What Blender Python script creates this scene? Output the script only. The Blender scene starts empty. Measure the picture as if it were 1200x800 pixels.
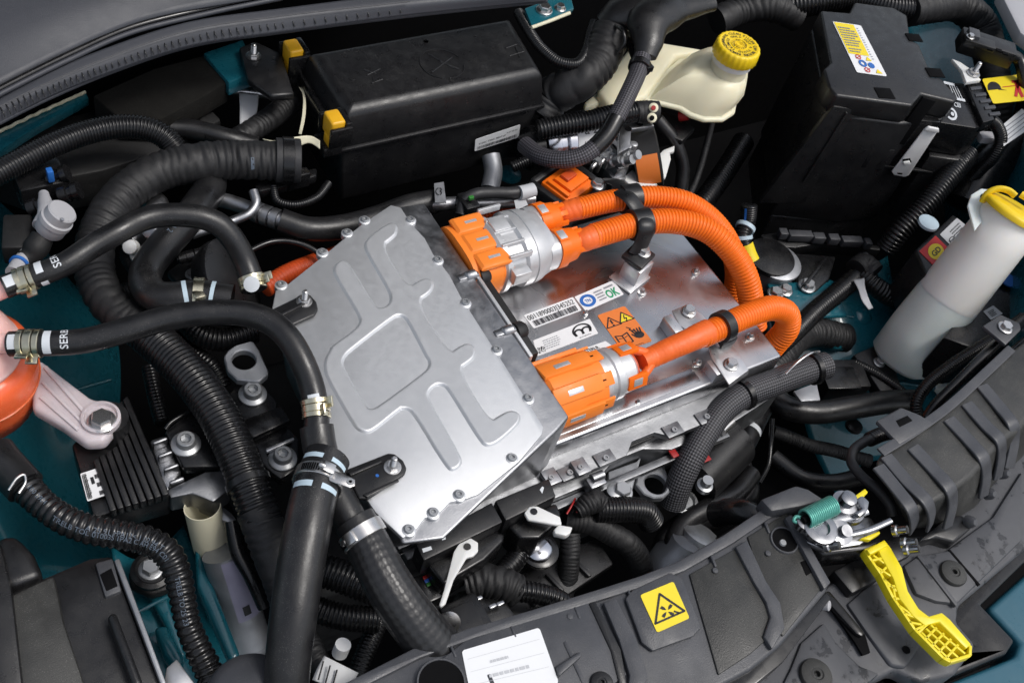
import bpy, bmesh, math, random
import numpy as np
from mathutils import Vector, Matrix
random.seed(7); np.random.seed(7)
R = math.radians
sc = bpy.context.scene
col = sc.collection

# ------------------------------------------------------------------ camera
EL, ROLL, FPX, CAMZ = R(50), R(19), 1300.0, 0.90
HD = R(45)                                    # heading, measured from +X (car's lateral axis) to +Y (rear)
fw = Vector((math.cos(EL)*math.cos(HD), math.cos(EL)*math.sin(HD), -math.sin(EL)))
rt0 = Vector((math.sin(HD), -math.cos(HD), 0)); up0 = rt0.cross(fw)
rt = rt0*math.cos(ROLL) + up0*math.sin(ROLL); up = up0*math.cos(ROLL) - rt0*math.sin(ROLL)
CAM = fw*(-CAMZ/math.sin(EL))
cam = bpy.data.cameras.new('camera'); co = bpy.data.objects.new('camera', cam); col.objects.link(co)
co.matrix_world = Matrix.Translation(CAM) @ Matrix((rt, up, -fw)).transposed().to_4x4()
cam.sensor_width = 36; cam.lens = 36*FPX/1200; cam.clip_start = 0.05; cam.clip_end = 200
cam.dof.use_dof = True; cam.dof.focus_distance = 1.12; cam.dof.aperture_fstop = 20
sc.camera = co

# ------------------------------------------------------------------ sky, sun, exposure
w = bpy.data.worlds.new('World'); sc.world = w; w.use_nodes = True
nt = w.node_tree; nt.nodes.clear()
sky = nt.nodes.new('ShaderNodeTexSky'); sky.sky_type = 'NISHITA'; sky.sun_disc = False
SUN_EL, SUN_AZ = R(62), R(-46)                # azimuth from +X; the sun stands ahead of the car's nose
sky.sun_elevation = SUN_EL; sky.sun_rotation = R(90) - SUN_AZ
sky.air_density = 1.0; sky.dust_density = 3.0; sky.ozone_density = 1.0
hs = nt.nodes.new('ShaderNodeHueSaturation'); hs.inputs['Saturation'].default_value = 0.45
bg = nt.nodes.new('ShaderNodeBackground'); bg.inputs['Strength'].default_value = 0.15
wo = nt.nodes.new('ShaderNodeOutputWorld')
nt.links.new(sky.outputs[0], hs.inputs['Color']); nt.links.new(hs.outputs[0], bg.inputs['Color']); nt.links.new(bg.outputs[0], wo.inputs[0])
sl = bpy.data.lights.new('sun', 'SUN'); sl.energy = 1.5; sl.angle = R(18); sl.color = (1, .97, .93)
so = bpy.data.objects.new('sun', sl); col.objects.link(so)
sd = Vector((math.cos(SUN_EL)*math.cos(SUN_AZ), math.cos(SUN_EL)*math.sin(SUN_AZ), math.sin(SUN_EL)))
so.rotation_euler = sd.to_track_quat('Z', 'Y').to_euler(); so.location = sd*5
sc.view_settings.view_transform = 'Standard'; sc.view_settings.look = 'None'
sc.view_settings.exposure = 0.1; sc.view_settings.gamma = 1
sc.view_settings.use_curve_mapping = False
sc.render.engine = 'CYCLES'
sc.cycles.max_bounces = 6; sc.cycles.diffuse_bounces = 3; sc.cycles.glossy_bounces = 4; sc.cycles.transmission_bounces = 4
sc.cycles.use_denoising = True

# ------------------------------------------------------------------ geometry helpers
X, Y, Z = Vector((1,0,0)), Vector((0,1,0)), Vector((0,0,1))
def P(x, y, z=0.0):                           # a point of the place from where it is seen and how high it sits
    d = fw*FPX + rt*(x-600) - up*(y-400)
    return CAM + d*((z-CAM.z)/d.z)
def mpp(p): return (p-CAM).dot(fw)/FPX        # metres per photo pixel at p
def PL(z, *xy): return [P(a, b, z) for a, b in xy]
def zoom(ox, oy, s): return lambda x, y: (ox+x*s, oy+y*s)

MAT = {}
LOC = {}
def wloc(o): return LOC[o.name] if o else Vector((0,0,0))
def tag(o, label=None, cat=None, group=None, kind=None):
    if label: o['label'] = label
    if cat: o['category'] = cat
    if group: o['group'] = group
    if kind: o['kind'] = kind
    return o
def thing(name, label, cat, loc, group=None):
    o = bpy.data.objects.new(name, None); o.empty_display_size = .02; col.objects.link(o)
    o.location = loc; LOC[o.name] = Vector(loc)
    return tag(o, label, cat, group)
def put(name, me, mat, parent=None, loc=None):
    o = bpy.data.objects.new(name, me); col.objects.link(o)
    if mat and not me.materials: me.materials.append(MAT[mat])
    loc = Vector((0,0,0)) if loc is None else Vector(loc)
    LOC[o.name] = loc
    if parent: o.parent = parent
    o.location = loc - wloc(parent)
    return o
def mesh(name, V, F, mat, parent=None, smooth=40, uv=None):
    A = np.array([tuple(v) for v in V], dtype=float)
    c = Vector((A[:,0].mean(), A[:,1].mean(), A[:,2].min()))
    A = A - np.array(c)
    me = bpy.data.meshes.new(name); me.from_pydata(A.tolist(), [], F)
    if uv is not None:
        l = me.uv_layers.new(name='UVMap'); 
        idx = np.empty(len(me.loops), dtype=np.int32); me.loops.foreach_get('vertex_index', idx)
        l.data.foreach_set('uv', np.array(uv, dtype=np.float32)[idx].ravel())
    me.validate()
    if smooth:
        me.polygons.foreach_set('use_smooth', [True]*len(me.polygons)); me.set_sharp_from_angle(angle=R(smooth))
    return put(name, me, mat, parent, c)
def bmobj(name, bm, mat, parent=None, smooth=40):
    bmesh.ops.recalc_face_normals(bm, faces=bm.faces)
    bm.verts.index_update()
    V = [v.co.copy() for v in bm.verts]; F = [[v.index for v in f.verts] for f in bm.faces]; bm.free()
    return mesh(name, V, F, mat, parent, smooth)
def bevel_all(bm, off, seg=2, ang=25):
    es = [e for e in bm.edges if len(e.link_faces) == 2 and e.calc_face_angle(0) > R(ang)]
    if es and off > 0: bmesh.ops.bevel(bm, geom=es, offset=off, segments=seg, profile=.5, affect='EDGES', clamp_overlap=True)
def prism(name, top, h, mat, parent=None, bev=.002, seg=2, shrink=1.0, bottom=None):
    """solid with the outline 'top' and depth h (a number: straight down; a vector: that way)"""
    top = [Vector(p) for p in top]
    d = Vector((0,0,-h)) if not isinstance(h, Vector) else h
    c = sum(top, Vector())/len(top)
    bot = bottom or [c+d+(p-c)*shrink for p in top]
    bm = bmesh.new(); n = len(top)
    a = [bm.verts.new(p) for p in top]; b = [bm.verts.new(p) for p in bot]
    bm.faces.new(a); bm.faces.new(b[::-1])
    for i in range(n): bm.faces.new((a[i], b[i], b[(i+1)%n], a[(i+1)%n]))
    bmesh.ops.recalc_face_normals(bm, faces=bm.faces)
    bevel_all(bm, bev, seg)
    return bmobj(name, bm, mat, parent)
def box(name, c, hx, hy, hz, mat, parent=None, bev=.0015, ax=X, ay=Y, az=Z, seg=2):
    c = Vector(c)
    top = [c+ax*(sx*hx)+ay*(sy*hy)+az*hz for sx, sy in ((-1,-1),(1,-1),(1,1),(-1,1))]
    return prism(name, top, az*(-2*hz), mat, parent, bev, seg)
def loft(name, secs, mat, parent=None, cap=True, smooth=40, closed=True):
    V, F = [], []; n = len(secs[0])
    for s in secs: V += list(s)
    m = n if closed else n-1
    for i in range(len(secs)-1):
        for j in range(m):
            a, b = i*n+j, i*n+(j+1)%n
            F.append((a, b, b+n, a+n))
    if cap: F.append(list(range(n))[::-1]); F.append(list(range((len(secs)-1)*n, len(secs)*n)))
    return mesh(name, V, F, mat, parent, smooth)
def frame(d):
    d = Vector(d).normalized(); h = Z if abs(d.z) < .9 else Y
    s = d.cross(h).normalized(); return d, s, s.cross(d).normalized()
def lathe(name, p0, axis, prof, mat, parent=None, n=28, smooth=40, ref=None, sq=1.0, lobes=0, ld=0.0):
    d, s, u = frame(axis) if ref is None else (Vector(axis).normalized(), Vector(ref).normalized(), Vector(ref).cross(Vector(axis)).normalized()*-1)
    secs = []
    for t, r in prof:
        sec = []
        for k in range(n):
            a = 2*math.pi*k/n; rr = r*(1+ld*math.cos(lobes*a)) if lobes else r
            sec.append(Vector(p0)+d*t+s*(rr*math.cos(a))+u*(rr*sq*math.sin(a)))
        secs.append(sec)
    return loft(name, secs, mat, parent, True, smooth)
def superloft(name, p0, axis, side, prof, mat, parent=None, n=40, smooth=35):
    """sections along an axis: (t, half width along side, half height, exponent)"""
    d = Vector(axis).normalized(); s = (Vector(side)-d*Vector(side).dot(d)).normalized(); u = s.cross(d).normalized()
    secs = []
    for q in prof:
        t, a, b, e = q[:4]; off = q[4] if len(q) > 4 else 0
        sec = []
        for k in range(n):
            th = 2*math.pi*k/n; c, si = math.cos(th), math.sin(th)
            sec.append(Vector(p0)+d*t+s*(off+a*math.copysign(abs(c)**(2/e), c))+u*(b*math.copysign(abs(si)**(2/e), si)))
        secs.append(sec)
    return loft(name, secs, mat, parent, True, smooth)

class Path: pass
def spline(pts, rad, closed=False):
    """centripetal-ish catmull-rom through 3D points, resampled by length"""
    P_ = [np.array(p) for p in pts]; n = len(P_)
    ext = [2*P_[0]-P_[1]]+P_+[2*P_[-1]-P_[-2]]
    rex = [rad[0]]+list(rad)+[rad[-1]]
    out, ro = [], []
    for i in range(1, n):
        p0,p1,p2,p3 = ext[i-1],ext[i],ext[i+1],ext[i+2]
        d1 = max(np.linalg.norm(p1-p0)**.5,1e-6); d2 = max(np.linalg.norm(p2-p1)**.5,1e-6); d3 = max(np.linalg.norm(p3-p2)**.5,1e-6)
        m1 = d2*((p1-p0)/d1-(p2-p0)/(d1+d2)+(p2-p1)/d2) ; m2 = d2*((p2-p1)/d2-(p3-p1)/(d2+d3)+(p3-p2)/d3)
        for k in range(24):
            t = k/24; 
            out.append((2*t**3-3*t**2+1)*p1+(t**3-2*t**2+t)*m1+(-2*t**3+3*t**2)*p2+(t**3-t**2)*m2)
            s = t*t*(3-2*t); ro.append(rex[i]*(1-s)+rex[i+1]*s)
    out.append(P_[-1]); ro.append(rad[-1])
    return np.array(out), np.array(ro)
def mkpath(pts, rad):
    q, ro = spline(pts, rad)
    L = np.concatenate([[0], np.cumsum(np.linalg.norm(np.diff(q, axis=0), axis=1))])
    p = Path(); p.q, p.r, p.L, p.len = q, ro, L, L[-1]
    return p
def path_at(p, s):
    s = min(max(s, 0), p.len)
    c = Vector([np.interp(s, p.L, p.q[:,k]) for k in range(3)])
    e = p.len*.01+1e-4
    a = Vector([np.interp(max(s-e,0), p.L, p.q[:,k]) for k in range(3)]); b = Vector([np.interp(min(s+e,p.len), p.L, p.q[:,k]) for k in range(3)])
    return c, (b-a).normalized(), float(np.interp(s, p.L, p.r))
def tube3(name, pts, rad, mat, parent=None, ribs=0, depth=.14, wrinkle=0, segs=24, sq=1.0, step=None, pitch_mm=3.6, flat=1.0):
    """tube through 3D points; ribs=1 corrugated, wrinkle>0 tape-wrapped"""
    p = mkpath(pts, rad); rm = float(np.mean(rad))
    if ribs:
        pitch = pitch_mm/1000; N = max(4, int(p.len/pitch)); S = np.linspace(0, p.len, N*6+1); ph = S/(p.len/N)
        mod = 1-depth*(1-np.abs(np.sin(np.pi*ph))**.7)
    else:
        st = step or (rm*.055 if wrinkle else rm*.4); N = max(6, int(p.len/st)); S = np.linspace(0, p.len, N+1); mod = np.ones(N+1)
    C = np.stack([np.interp(S, p.L, p.q[:,k]) for k in range(3)], 1); RR = np.interp(S, p.L, p.r)
    Tn = np.gradient(C, axis=0); Tn /= np.linalg.norm(Tn, axis=1)[:,None]+1e-12
    up_ = np.array([0,0,1.0]) if abs(Tn[0][2]) < .9 else np.array([0,1.0,0])
    s = np.cross(Tn[0], up_); s /= np.linalg.norm(s)
    V, UV = [], []
    th = np.linspace(0, 2*np.pi, segs, endpoint=False)
    ofs = np.random.rand(3)*100
    for i in range(len(S)):
        t = Tn[i]; s = s - t*np.dot(s, t); s /= np.linalg.norm(s)+1e-12; u = np.cross(s, t)
        r = RR[i]*mod[i]*np.ones(segs)
        if wrinkle:
            x = S[i]/rm
            tilt = .9*np.sin(th+ofs[0]+x*.35)+.5*np.sin(2*th+x*.6+ofs[1])
            a1 = np.abs(np.sin(x*6.6+tilt*.8+ofs[1]+1.1*np.sin(x*.9+ofs[0])+1.3*np.sin(x*2.3+ofs[2])+.6*np.sin(3*th+x*1.4))); a2 = np.abs(np.sin(x*10.3-tilt*1.3+1.5*np.sin(th+x*.5+ofs[2]))); a3 = np.sin(x*9+th*2+2*np.sin(x*1.7+th)+ofs[0])
            r = r*(1+wrinkle*2.4*((1.1+.5*np.sin(x*.8+th+ofs[1]))*a1**.55+.8*a2**.6*np.clip(.2+.9*np.sin(x*.7+th+ofs[2]),0,1)+.15*a3-1.2))
        cs = np.sign(np.cos(th))*np.abs(np.cos(th))**flat; sn = np.sign(np.sin(th))*np.abs(np.sin(th))**flat
        V += list(C[i]+cs[:,None]*s*r[:,None]+sn[:,None]*u*(r*sq)[:,None])
        UV += [(k/segs, S[i]) for k in range(segs)]
    F = []
    for i in range(len(S)-1):
        for j in range(segs):
            a, b = i*segs+j, i*segs+(j+1)%segs; F.append((a, b, b+segs, a+segs))
    n = len(V); F.append(list(range(segs))[::-1]); F.append(list(range(n-segs, n)))
    o = mesh(name, V, F, mat, parent, 60 if not ribs else 180, UV)
    return o, p
def tube(name, pts, r, mat, parent=None, **k):
    """pts: (x, y, height[, radius]) as seen; radius in photo pixels"""
    W = [P(*q[:3]) for q in pts]; rad = [(q[3] if len(q) > 3 else r)*mpp(p) for q, p in zip(pts, W)]
    return tube3(name, W, rad, mat, parent, **k)

# text and flat print
_tx = {}
def text2d(s, bold=0.0):
    if (s, bold) in _tx: return _tx[(s, bold)]
    cu = bpy.data.curves.new('t', 'FONT'); cu.body = s; cu.size = 1; cu.resolution_u = 3; cu.offset = bold
    o = bpy.data.objects.new('t', cu); col.objects.link(o)
    dg = bpy.context.evaluated_depsgraph_get(); ev = o.evaluated_get(dg); me = ev.to_mesh()
    V = [(v.co.x, v.co.y) for v in me.vertices]; F = [list(f.vertices) for f in me.polygons]
    ev.to_mesh_clear(); bpy.data.objects.remove(o); bpy.data.curves.remove(cu)
    _tx[(s, bold)] = (V, F); return V, F
class Print:                                   # collects flat marks in a unit frame, then lays them on a quad
    def __init__(s): s.V, s.F = [], []
    def poly(s, pts):
        n = len(s.V); s.V += pts; s.F.append(list(range(n, n+len(pts)))); return s
    def rect(s, x0, y0, x1, y1): return s.poly([(x0,y0),(x1,y0),(x1,y1),(x0,y1)])
    def text(s, t, x, y, h, wmax=None, bold=0.0, asp=1.0, rot=0):
        V, F = text2d(t, bold); n = len(s.V)
        if not V: return s
        x0 = min(v[0] for v in V); x1 = max(v[0] for v in V); k = h/.72; kx = k/asp
        if wmax and (x1-x0)*kx > 0: kx = wmax/(x1-x0)
        pts = [((v[0]-x0)*kx, v[1]*k) for v in V]
        if rot: pts = [(a*math.cos(rot)-b*math.sin(rot)*asp**-1, a*math.sin(rot)*asp+b*math.cos(rot)) for a, b in pts]
        s.V += [(x+a, y+b) for a, b in pts]; s.F += [[i+n for i in f] for f in F]; return s
    def line(s, pts, wd, asp=1.0, close=False):   # wd in y-units; asp = width/height of the quad
        q = list(pts)+([pts[0]] if close else [])
        for (a, b), (c, d) in zip(q[:-1], q[1:]):
            dx, dy = (c-a)*asp, d-b; L = math.hypot(dx, dy) or 1; nx, ny = -dy/L*wd/2, dx/L*wd/2
            ex, ey = dx/L*wd*.3/asp, dy/L*wd*.3
            s.poly([(a+nx/asp-ex, b+ny-ey),(a-nx/asp-ex, b-ny-ey),(c-nx/asp+ex, d-ny+ey),(c+nx/asp+ex, d+ny+ey)])
        return s
    def disc(s, x, y, r, asp=1.0, n=20, a0=0, a1=360):
        return s.poly([(x+r/asp*math.cos(R(a0+(a1-a0)*k/n)), y+r*math.sin(R(a0+(a1-a0)*k/n))) for k in range(n)])
    def arc(s, x, y, r, wd, asp=1.0, a0=0, a1=360, n=24):
        for k in range(n):
            t0, t1 = R(a0+(a1-a0)*k/n), R(a0+(a1-a0)*(k+1)/n)
            s.poly([(x+q/asp*math.cos(t), y+q*math.sin(t)) for q, t in ((r-wd/2,t0),(r+wd/2,t0),(r+wd/2,t1),(r-wd/2,t1))])
        return s
    def bars(s, x0, x1, y0, y1, n=34):
        x = x0; dx = (x1-x0)/n
        for i in range(n):
            wd = dx*random.choice((.3,.45,.65)); s.rect(x, y0, x+wd, y1); x += dx
        return s
    def smalltext(s, x0, x1, y0, y1, n, gap=.45):   # rows of print too small to read
        h = (y1-y0)/n
        for i in range(n):
            x = x0; yy = y1-(i+1)*h; end = x0+(x1-x0)*random.uniform(.7, 1)
            while x < end:
                wd = (x1-x0)*random.uniform(.05, .14); s.rect(x, yy, min(x+wd, end), yy+h*gap); x += wd+(x1-x0)*.03
        return s
    def matrix(s, x0, y0, x1, y1, n=10): return s.rect(x0, y0, x1, y1)
    def lay(s, name, quad, mat, parent, lift=.0004):
        """quad: bottom-left, bottom-right, top-right, top-left"""
        a, b, c, d = [Vector(q) for q in quad]; nn = (b-a).cross(d-a).normalized()
        V = [(a*(1-x)*(1-y)+b*x*(1-y)+c*x*y+d*(1-x)*y)+nn*lift for x, y in s.V]
        return mesh(name, V, s.F, mat, parent, 0)
def sticker(name, quad, mat, parent, thick=.0003, rnd=.06):
    a, b, c, d = [Vector(q) for q in quad]; nn = (b-a).cross(d-a).normalized()
    W_ = (b-a).length; H_ = (d-a).length; r = rnd*min(W_, H_); pts = []
    for cx, cy, a0 in ((1,0,270),(1,1,0),(0,1,90),(0,0,180)):
        for k in range(5):
            t = R(a0+k*22.5); x = (cx and 1-r/W_ or r/W_)+r/W_*math.cos(t); y = (cy and 1-r/H_ or r/H_)+r/H_*math.sin(t)
            pts.append(a*(1-x)*(1-y)+b*x*(1-y)+c*x*y+d*(1-x)*y+nn*thick)
    return prism(name, pts, nn*(-thick*.9), mat, parent, 0)
def wrap_text(name, path, s0, txt, h, mat, parent, ang=0.0, flip=False, up_away=True, bold=.01, rows=1):
    """print laid round a hose; starts at length s0, letters h metres tall, ang radians round from the side seen"""
    V, F = text2d(txt, bold); out = []
    k = h/.72; ymid = .36
    c0, t0, r0 = path_at(path, s0)
    for x, y in V:
        s = s0+(-x if flip else x)*k; c, t, r = path_at(path, s)
        e = (CAM-c); e = (e-t*e.dot(t)).normalized(); sd_ = t.cross(e).normalized()
        a = ang-((y-ymid)*k/r)*(1 if not flip else -1)
        out.append(c+(e*math.cos(a)+sd_*math.sin(a))*(r*1.012+.0002))
    return mesh(name, out, F, mat, parent, 0)
def round_text(name, path, s0, txt, h, mat, parent, ang=0.0, bold=.02):
    """print running round a hose, read upwards, letters standing towards the hose's start"""
    V, F = text2d(txt, bold); k = h/.72; out = []
    for x, y in V:
        c, t, r = path_at(path, s0-y*k); e = (CAM-c); e = (e-t*e.dot(t)).normalized(); q = t.cross(e).normalized()
        a = ang-x*k/r; out.append(c+(e*math.cos(a)+q*math.sin(a))*(r*1.012+.0002))
    return mesh(name, out, F, mat, parent, 0)
def wrap_patch(name, path, s0, s1, a0, a1, mat, parent, lift=.0004):
    V, F = [], []; n, m = 8, 10
    for i in range(n+1):
        c, t, r = path_at(path, s0+(s1-s0)*i/n); e = (CAM-c); e = (e-t*e.dot(t)).normalized(); q = t.cross(e).normalized()
        for j in range(m+1):
            a = a0+(a1-a0)*j/m; V.append(c+(e*math.cos(a)+q*math.sin(a))*(r+lift))
    for i in range(n):
        for j in range(m): a = i*(m+1)+j; F.append((a, a+1, a+m+2, a+m+1))
    return mesh(name, V, F, mat, parent, 60)
def ring(name, path, s, width, mat, parent, grow=1.06, thick=.0012, n=32):
    c, t, r = path_at(path, s); r0 = r*grow
    V, F = [], []; d, a, b = frame(t)
    prof = [(-width/2, r0*.9),(-width/2, r0+thick*.6),(-width/2+.0004, r0+thick),(width/2-.0004, r0+thick),(width/2, r0+thick*.6),(width/2, r0*.9)]
    return lathe(name, c, t, prof, mat, parent, n, 30)
def worm_clamp(path, s, width, parent, ang=0.0, mat='steel', grow=1.04):
    c, t, r = path_at(path, s); o = ring('hose_clamp', path, s, width, mat, parent, grow)
    e = (CAM-c); e = (e-t*e.dot(t)).normalized(); q = t.cross(e).normalized()
    n_ = e*math.cos(ang)+q*math.sin(ang); tt = t.cross(n_)
    cc = c+n_*(r*grow+.003)
    h = box('clamp_housing', cc, width*.42, .005, .0028, mat, o, .0008, ax=t, ay=tt, az=n_)
    lathe('clamp_screw', cc+tt*.004+n_*.0005, tt, [(0,.0028),(.004,.0028),(.005,.002)], mat, o, 10)
    for k in range(9):
        a = ang+.35+k*.09; nn = e*math.cos(a)+q*math.sin(a); t2 = t.cross(nn)
        box('band_slot', c+nn*(r*grow+.0013), width*.3, .0005, .0003, 'dark', o, 0, ax=t, ay=t2, az=nn)
    return o
def spring_clamp(path, s, width, parent, ang=0.4, mat='zinc'):
    c, t, r = path_at(path, s)
    o = ring('hose_clamp', path, s, width*.42, mat, parent, 1.03); 
    ring('clamp_band', path, s+width*.42, width*.3, mat, o, 1.03); ring('clamp_band', path, s-width*.42, width*.3, mat, o, 1.03)
    e = (CAM-c); e = (e-t*e.dot(t)).normalized(); q = t.cross(e).normalized()
    for k, aa in enumerate((ang-.22, ang+.22)):
        n_ = e*math.cos(aa)+q*math.sin(aa)
        box('clamp_ear', c+n_*(r*1.03+.004)+t*(width*.2*(1 if k else -1)), width*.32, .0012, .0045, mat, o, .0006, ax=t, ay=t.cross(n_), az=n_)
    return o

# bolts and screws share their meshes
_bolt = {}
def bolt_mesh(kind, mat):
    if (kind, mat) in _bolt: return _bolt[(kind, mat)]
    bm = bmesh.new()
    def cyl(prof, n, rot=0, cap=True):
        rings = []
        for t, r in prof: rings.append([bm.verts.new((r*math.cos(2*math.pi*k/n+rot), r*math.sin(2*math.pi*k/n+rot), t)) for k in range(n)])
        for a, b in zip(rings[:-1], rings[1:]):
            for k in range(n): bm.faces.new((a[k], a[(k+1)%n], b[(k+1)%n], b[k]))
        if cap: bm.faces.new(rings[-1])
    if kind == 'hex':
        cyl([(0,1),(.18,1),(.22,.95),(.25,.8)], 24); cyl([(.2,.74),(.72,.74),(.82,.66)], 6)
    elif kind == 'socket':                     # flanged, round head with a recessed hexagon
        cyl([(0,1),(.16,1),(.22,.93),(.26,.72),(.3,.66),(.78,.62),(.84,.56),(.84,.36)], 26, cap=False)
        cyl([(.84,.36),(.5,.34)], 6)
    elif kind == 'screw':                      # small socket head screw
        cyl([(0,1),(.55,1),(.7,.88),(.7,.5)], 20, cap=False); cyl([(.7,.5),(.3,.48)], 6)
    elif kind == 'stud':                       # nut on a washer with a threaded end
        cyl([(0,1),(.12,1),(.14,.9)], 24); cyl([(.12,.72),(.55,.72),(.6,.66)], 6)
        pr = [(.5,.36)]
        for k in range(9): pr += [(.6+k*.14,.37),(.67+k*.14,.31)]
        cyl(pr+[(1.95,.3),(2.0,.22)], 14)
    elif kind == 'plug':                       # broad flat push-in rivet with a star recess
        cyl([(0,1),(.1,1),(.22,.93),(.3,.75),(.34,.4),(.28,.33)], 32, cap=False); cyl([(.28,.33),(.3,.2)], 12, cap=False); cyl([(.3,.2),(.05,.17)], 6)
    me = bpy.data.meshes.new(kind); bmesh.ops.recalc_face_normals(bm, faces=bm.faces); bm.to_mesh(me); bm.free()
    me.polygons.foreach_set('use_smooth', [True]*len(me.polygons)); me.set_sharp_from_angle(angle=R(32))
    me.materials.append(MAT[mat]); _bolt[(kind, mat)] = me; return me
def bolt(kind, p, r, parent, mat='steel', n=Z, name=None):
    o = put(name or {'hex':'bolt','socket':'bolt','screw':'screw','stud':'stud_nut','plug':'push_rivet'}[kind], bolt_mesh(kind, mat), None, parent, p)
    o.scale = (r, r, r); o.rotation_euler = (Vector(n).to_track_quat('Z', 'Y') @ Matrix.Rotation(random.random()*6, 3, 'Z').to_quaternion()).to_euler()
    return o

# ------------------------------------------------------------------ materials
def mat(name, rgb, rough=.5, metal=0.0, var=.15, vscale=60, bump=0.0, bscale=900, rvar=.1, rscale=90, coat=0, sss=0, dust=0.0, spec=.5, trans=0, wear=None, alpha=1.0):
    m = bpy.data.materials.new(name); m.use_nodes = True; t = m.node_tree; b = t.nodes['Principled BSDF']; L = t.links.new
    tc = t.nodes.new('ShaderNodeTexCoord'); co_ = tc.outputs['Object']
    def noise(s, d=4, r=.55):
        n = t.nodes.new('ShaderNodeTexNoise'); n.inputs['Scale'].default_value = s; n.inputs['Detail'].default_value = d; n.inputs['Roughness'].default_value = r; L(co_, n.inputs['Vector']); return n
    def ramp(src, a, b_, lo, hi):
        r = t.nodes.new('ShaderNodeMapRange'); r.inputs[1].default_value = a; r.inputs[2].default_value = b_; r.inputs[3].default_value = lo; r.inputs[4].default_value = hi; L(src, r.inputs[0]); return r.outputs[0]
    n1 = noise(vscale)
    mx = t.nodes.new('ShaderNodeMix'); mx.data_type = 'RGBA'
    mx.inputs[6].default_value = (*[c*(1-var) for c in rgb], 1); mx.inputs[7].default_value = (*[min(1, c*(1+var)) for c in rgb], 1)
    L(n1.outputs[0], mx.inputs[0]); colr = mx.outputs[2]
    if dust:
        n3 = noise(1500, 2, .5); n4 = noise(35, 4, .6)
        sp = ramp(n3.outputs[0], .635, .70, 0, 1); pt = ramp(n4.outputs[0], .42, .72, .05, 1)
        mul = t.nodes.new('ShaderNodeMath'); mul.operation = 'MULTIPLY'; L(sp, mul.inputs[0]); L(pt, mul.inputs[1])
        mf = t.nodes.new('ShaderNodeMath'); mf.operation = 'MULTIPLY_ADD'; L(mul.outputs[0], mf.inputs[0]); mf.inputs[1].default_value = dust; 
        ad = t.nodes.new('ShaderNodeMath'); ad.operation = 'MULTIPLY'; L(pt, ad.inputs[0]); ad.inputs[1].default_value = dust*.03; L(ad.outputs[0], mf.inputs[2])
        mx2 = t.nodes.new('ShaderNodeMix'); mx2.data_type = 'RGBA'; L(mf.outputs[0], mx2.inputs[0]); L(colr, mx2.inputs[6]); mx2.inputs[7].default_value = (.33,.32,.3,1); colr = mx2.outputs[2]
    if wear:                                   # (colour, threshold, scale, roughness): patches with a shape of their own
        n5 = noise(wear[2], 5, .6); f = ramp(n5.outputs[0], wear[1], wear[1]+.06, 0, 1)
        mx3 = t.nodes.new('ShaderNodeMix'); mx3.data_type = 'RGBA'; L(f, mx3.inputs[0]); L(colr, mx3.inputs[6]); mx3.inputs[7].default_value = (*wear[0],1); colr = mx3.outputs[2]
    L(colr, b.inputs['Base Color'])
    n2 = noise(rscale, 5); rr = ramp(n2.outputs[0], .3, .7, max(.02, rough-rvar), min(1, rough+rvar))
    if wear:
        mr = t.nodes.new('ShaderNodeMix'); mr.data_type = 'FLOAT'; L(f, mr.inputs[0]); L(rr, mr.inputs[2]); mr.inputs[3].default_value = wear[3]; rr = mr.outputs[0]
    L(rr, b.inputs['Roughness']); b.inputs['Metallic'].default_value = metal
    b.inputs['Specular IOR Level'].default_value = spec
    if coat: b.inputs['Coat Weight'].default_value = coat; b.inputs['Coat Roughness'].default_value = .06
    if sss: b.inputs['Subsurface Weight'].default_value = sss; b.inputs['Subsurface Radius'].default_value = (.012,.01,.008); b.inputs['Subsurface Scale'].default_value = 1
    if trans: b.inputs['Transmission Weight'].default_value = trans
    if alpha < 1: b.inputs['Alpha'].default_value = alpha
    if bump:
        n6 = noise(bscale, 3); bp = t.nodes.new('ShaderNodeBump'); bp.inputs['Strength'].default_value = bump; bp.inputs['Distance'].default_value = .0006; L(n6.outputs[0], bp.inputs['Height']); L(bp.outputs[0], b.inputs['Normal'])
    MAT[name] = m; return m
mat('dark', (.005,.005,.0055), .7, spec=.05)
mat('black_plastic', (.0095,.0095,.0105), .34, bump=.3, bscale=1200, dust=.4)
mat('black_smooth', (.0065,.0065,.0072), .27, dust=.22)
mat('black_matte', (.006,.006,.0065), .6, bump=.3, bscale=700, dust=.25)
mat('grey_plastic', (.052,.054,.061), .44, var=.3, vscale=40, bump=.45, bscale=900, dust=.7, rvar=.16, rscale=35)
mat('grey_cowl', (.045,.048,.058), .5, var=.06, bump=.3, bscale=1100, dust=.12, rvar=.04)
mat('wet_plastic', (.062,.064,.071), .5, bump=.35, bscale=1500, dust=.3, wear=((.026,.027,.030), .575, 55, .22))
mat('brown_plastic', (.030,.030,.028), .46, var=.3, vscale=35, bump=.5, bscale=900, dust=.8, rvar=.16, rscale=35)
mat('rubber', (.0085,.0085,.0095), .36, var=.3, bump=.2, bscale=450, dust=.6, rvar=.13, rscale=55)
mat('rubber_soft', (.02,.02,.022), .52, bump=.3, bscale=900, dust=.3)
mat('corrugated', (.006,.006,.0068), .29, dust=.2)
mat('tape', (.0095,.0095,.0105), .58, bump=.45, bscale=1200, dust=.2)
mat('felt', (.0075,.007,.006), .95, var=.5, vscale=350, bump=1.0, bscale=450, dust=.25, spec=.2)
mat('cast_bright', (.60,.605,.615), .42, .55, var=.12, vscale=70, rvar=.1, bump=.2, bscale=700)
mat('lid_alu', (.60,.61,.625), .44, .68, var=.05, vscale=120, rvar=.05, rscale=160, bump=.22, bscale=1300, dust=.25)
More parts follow.
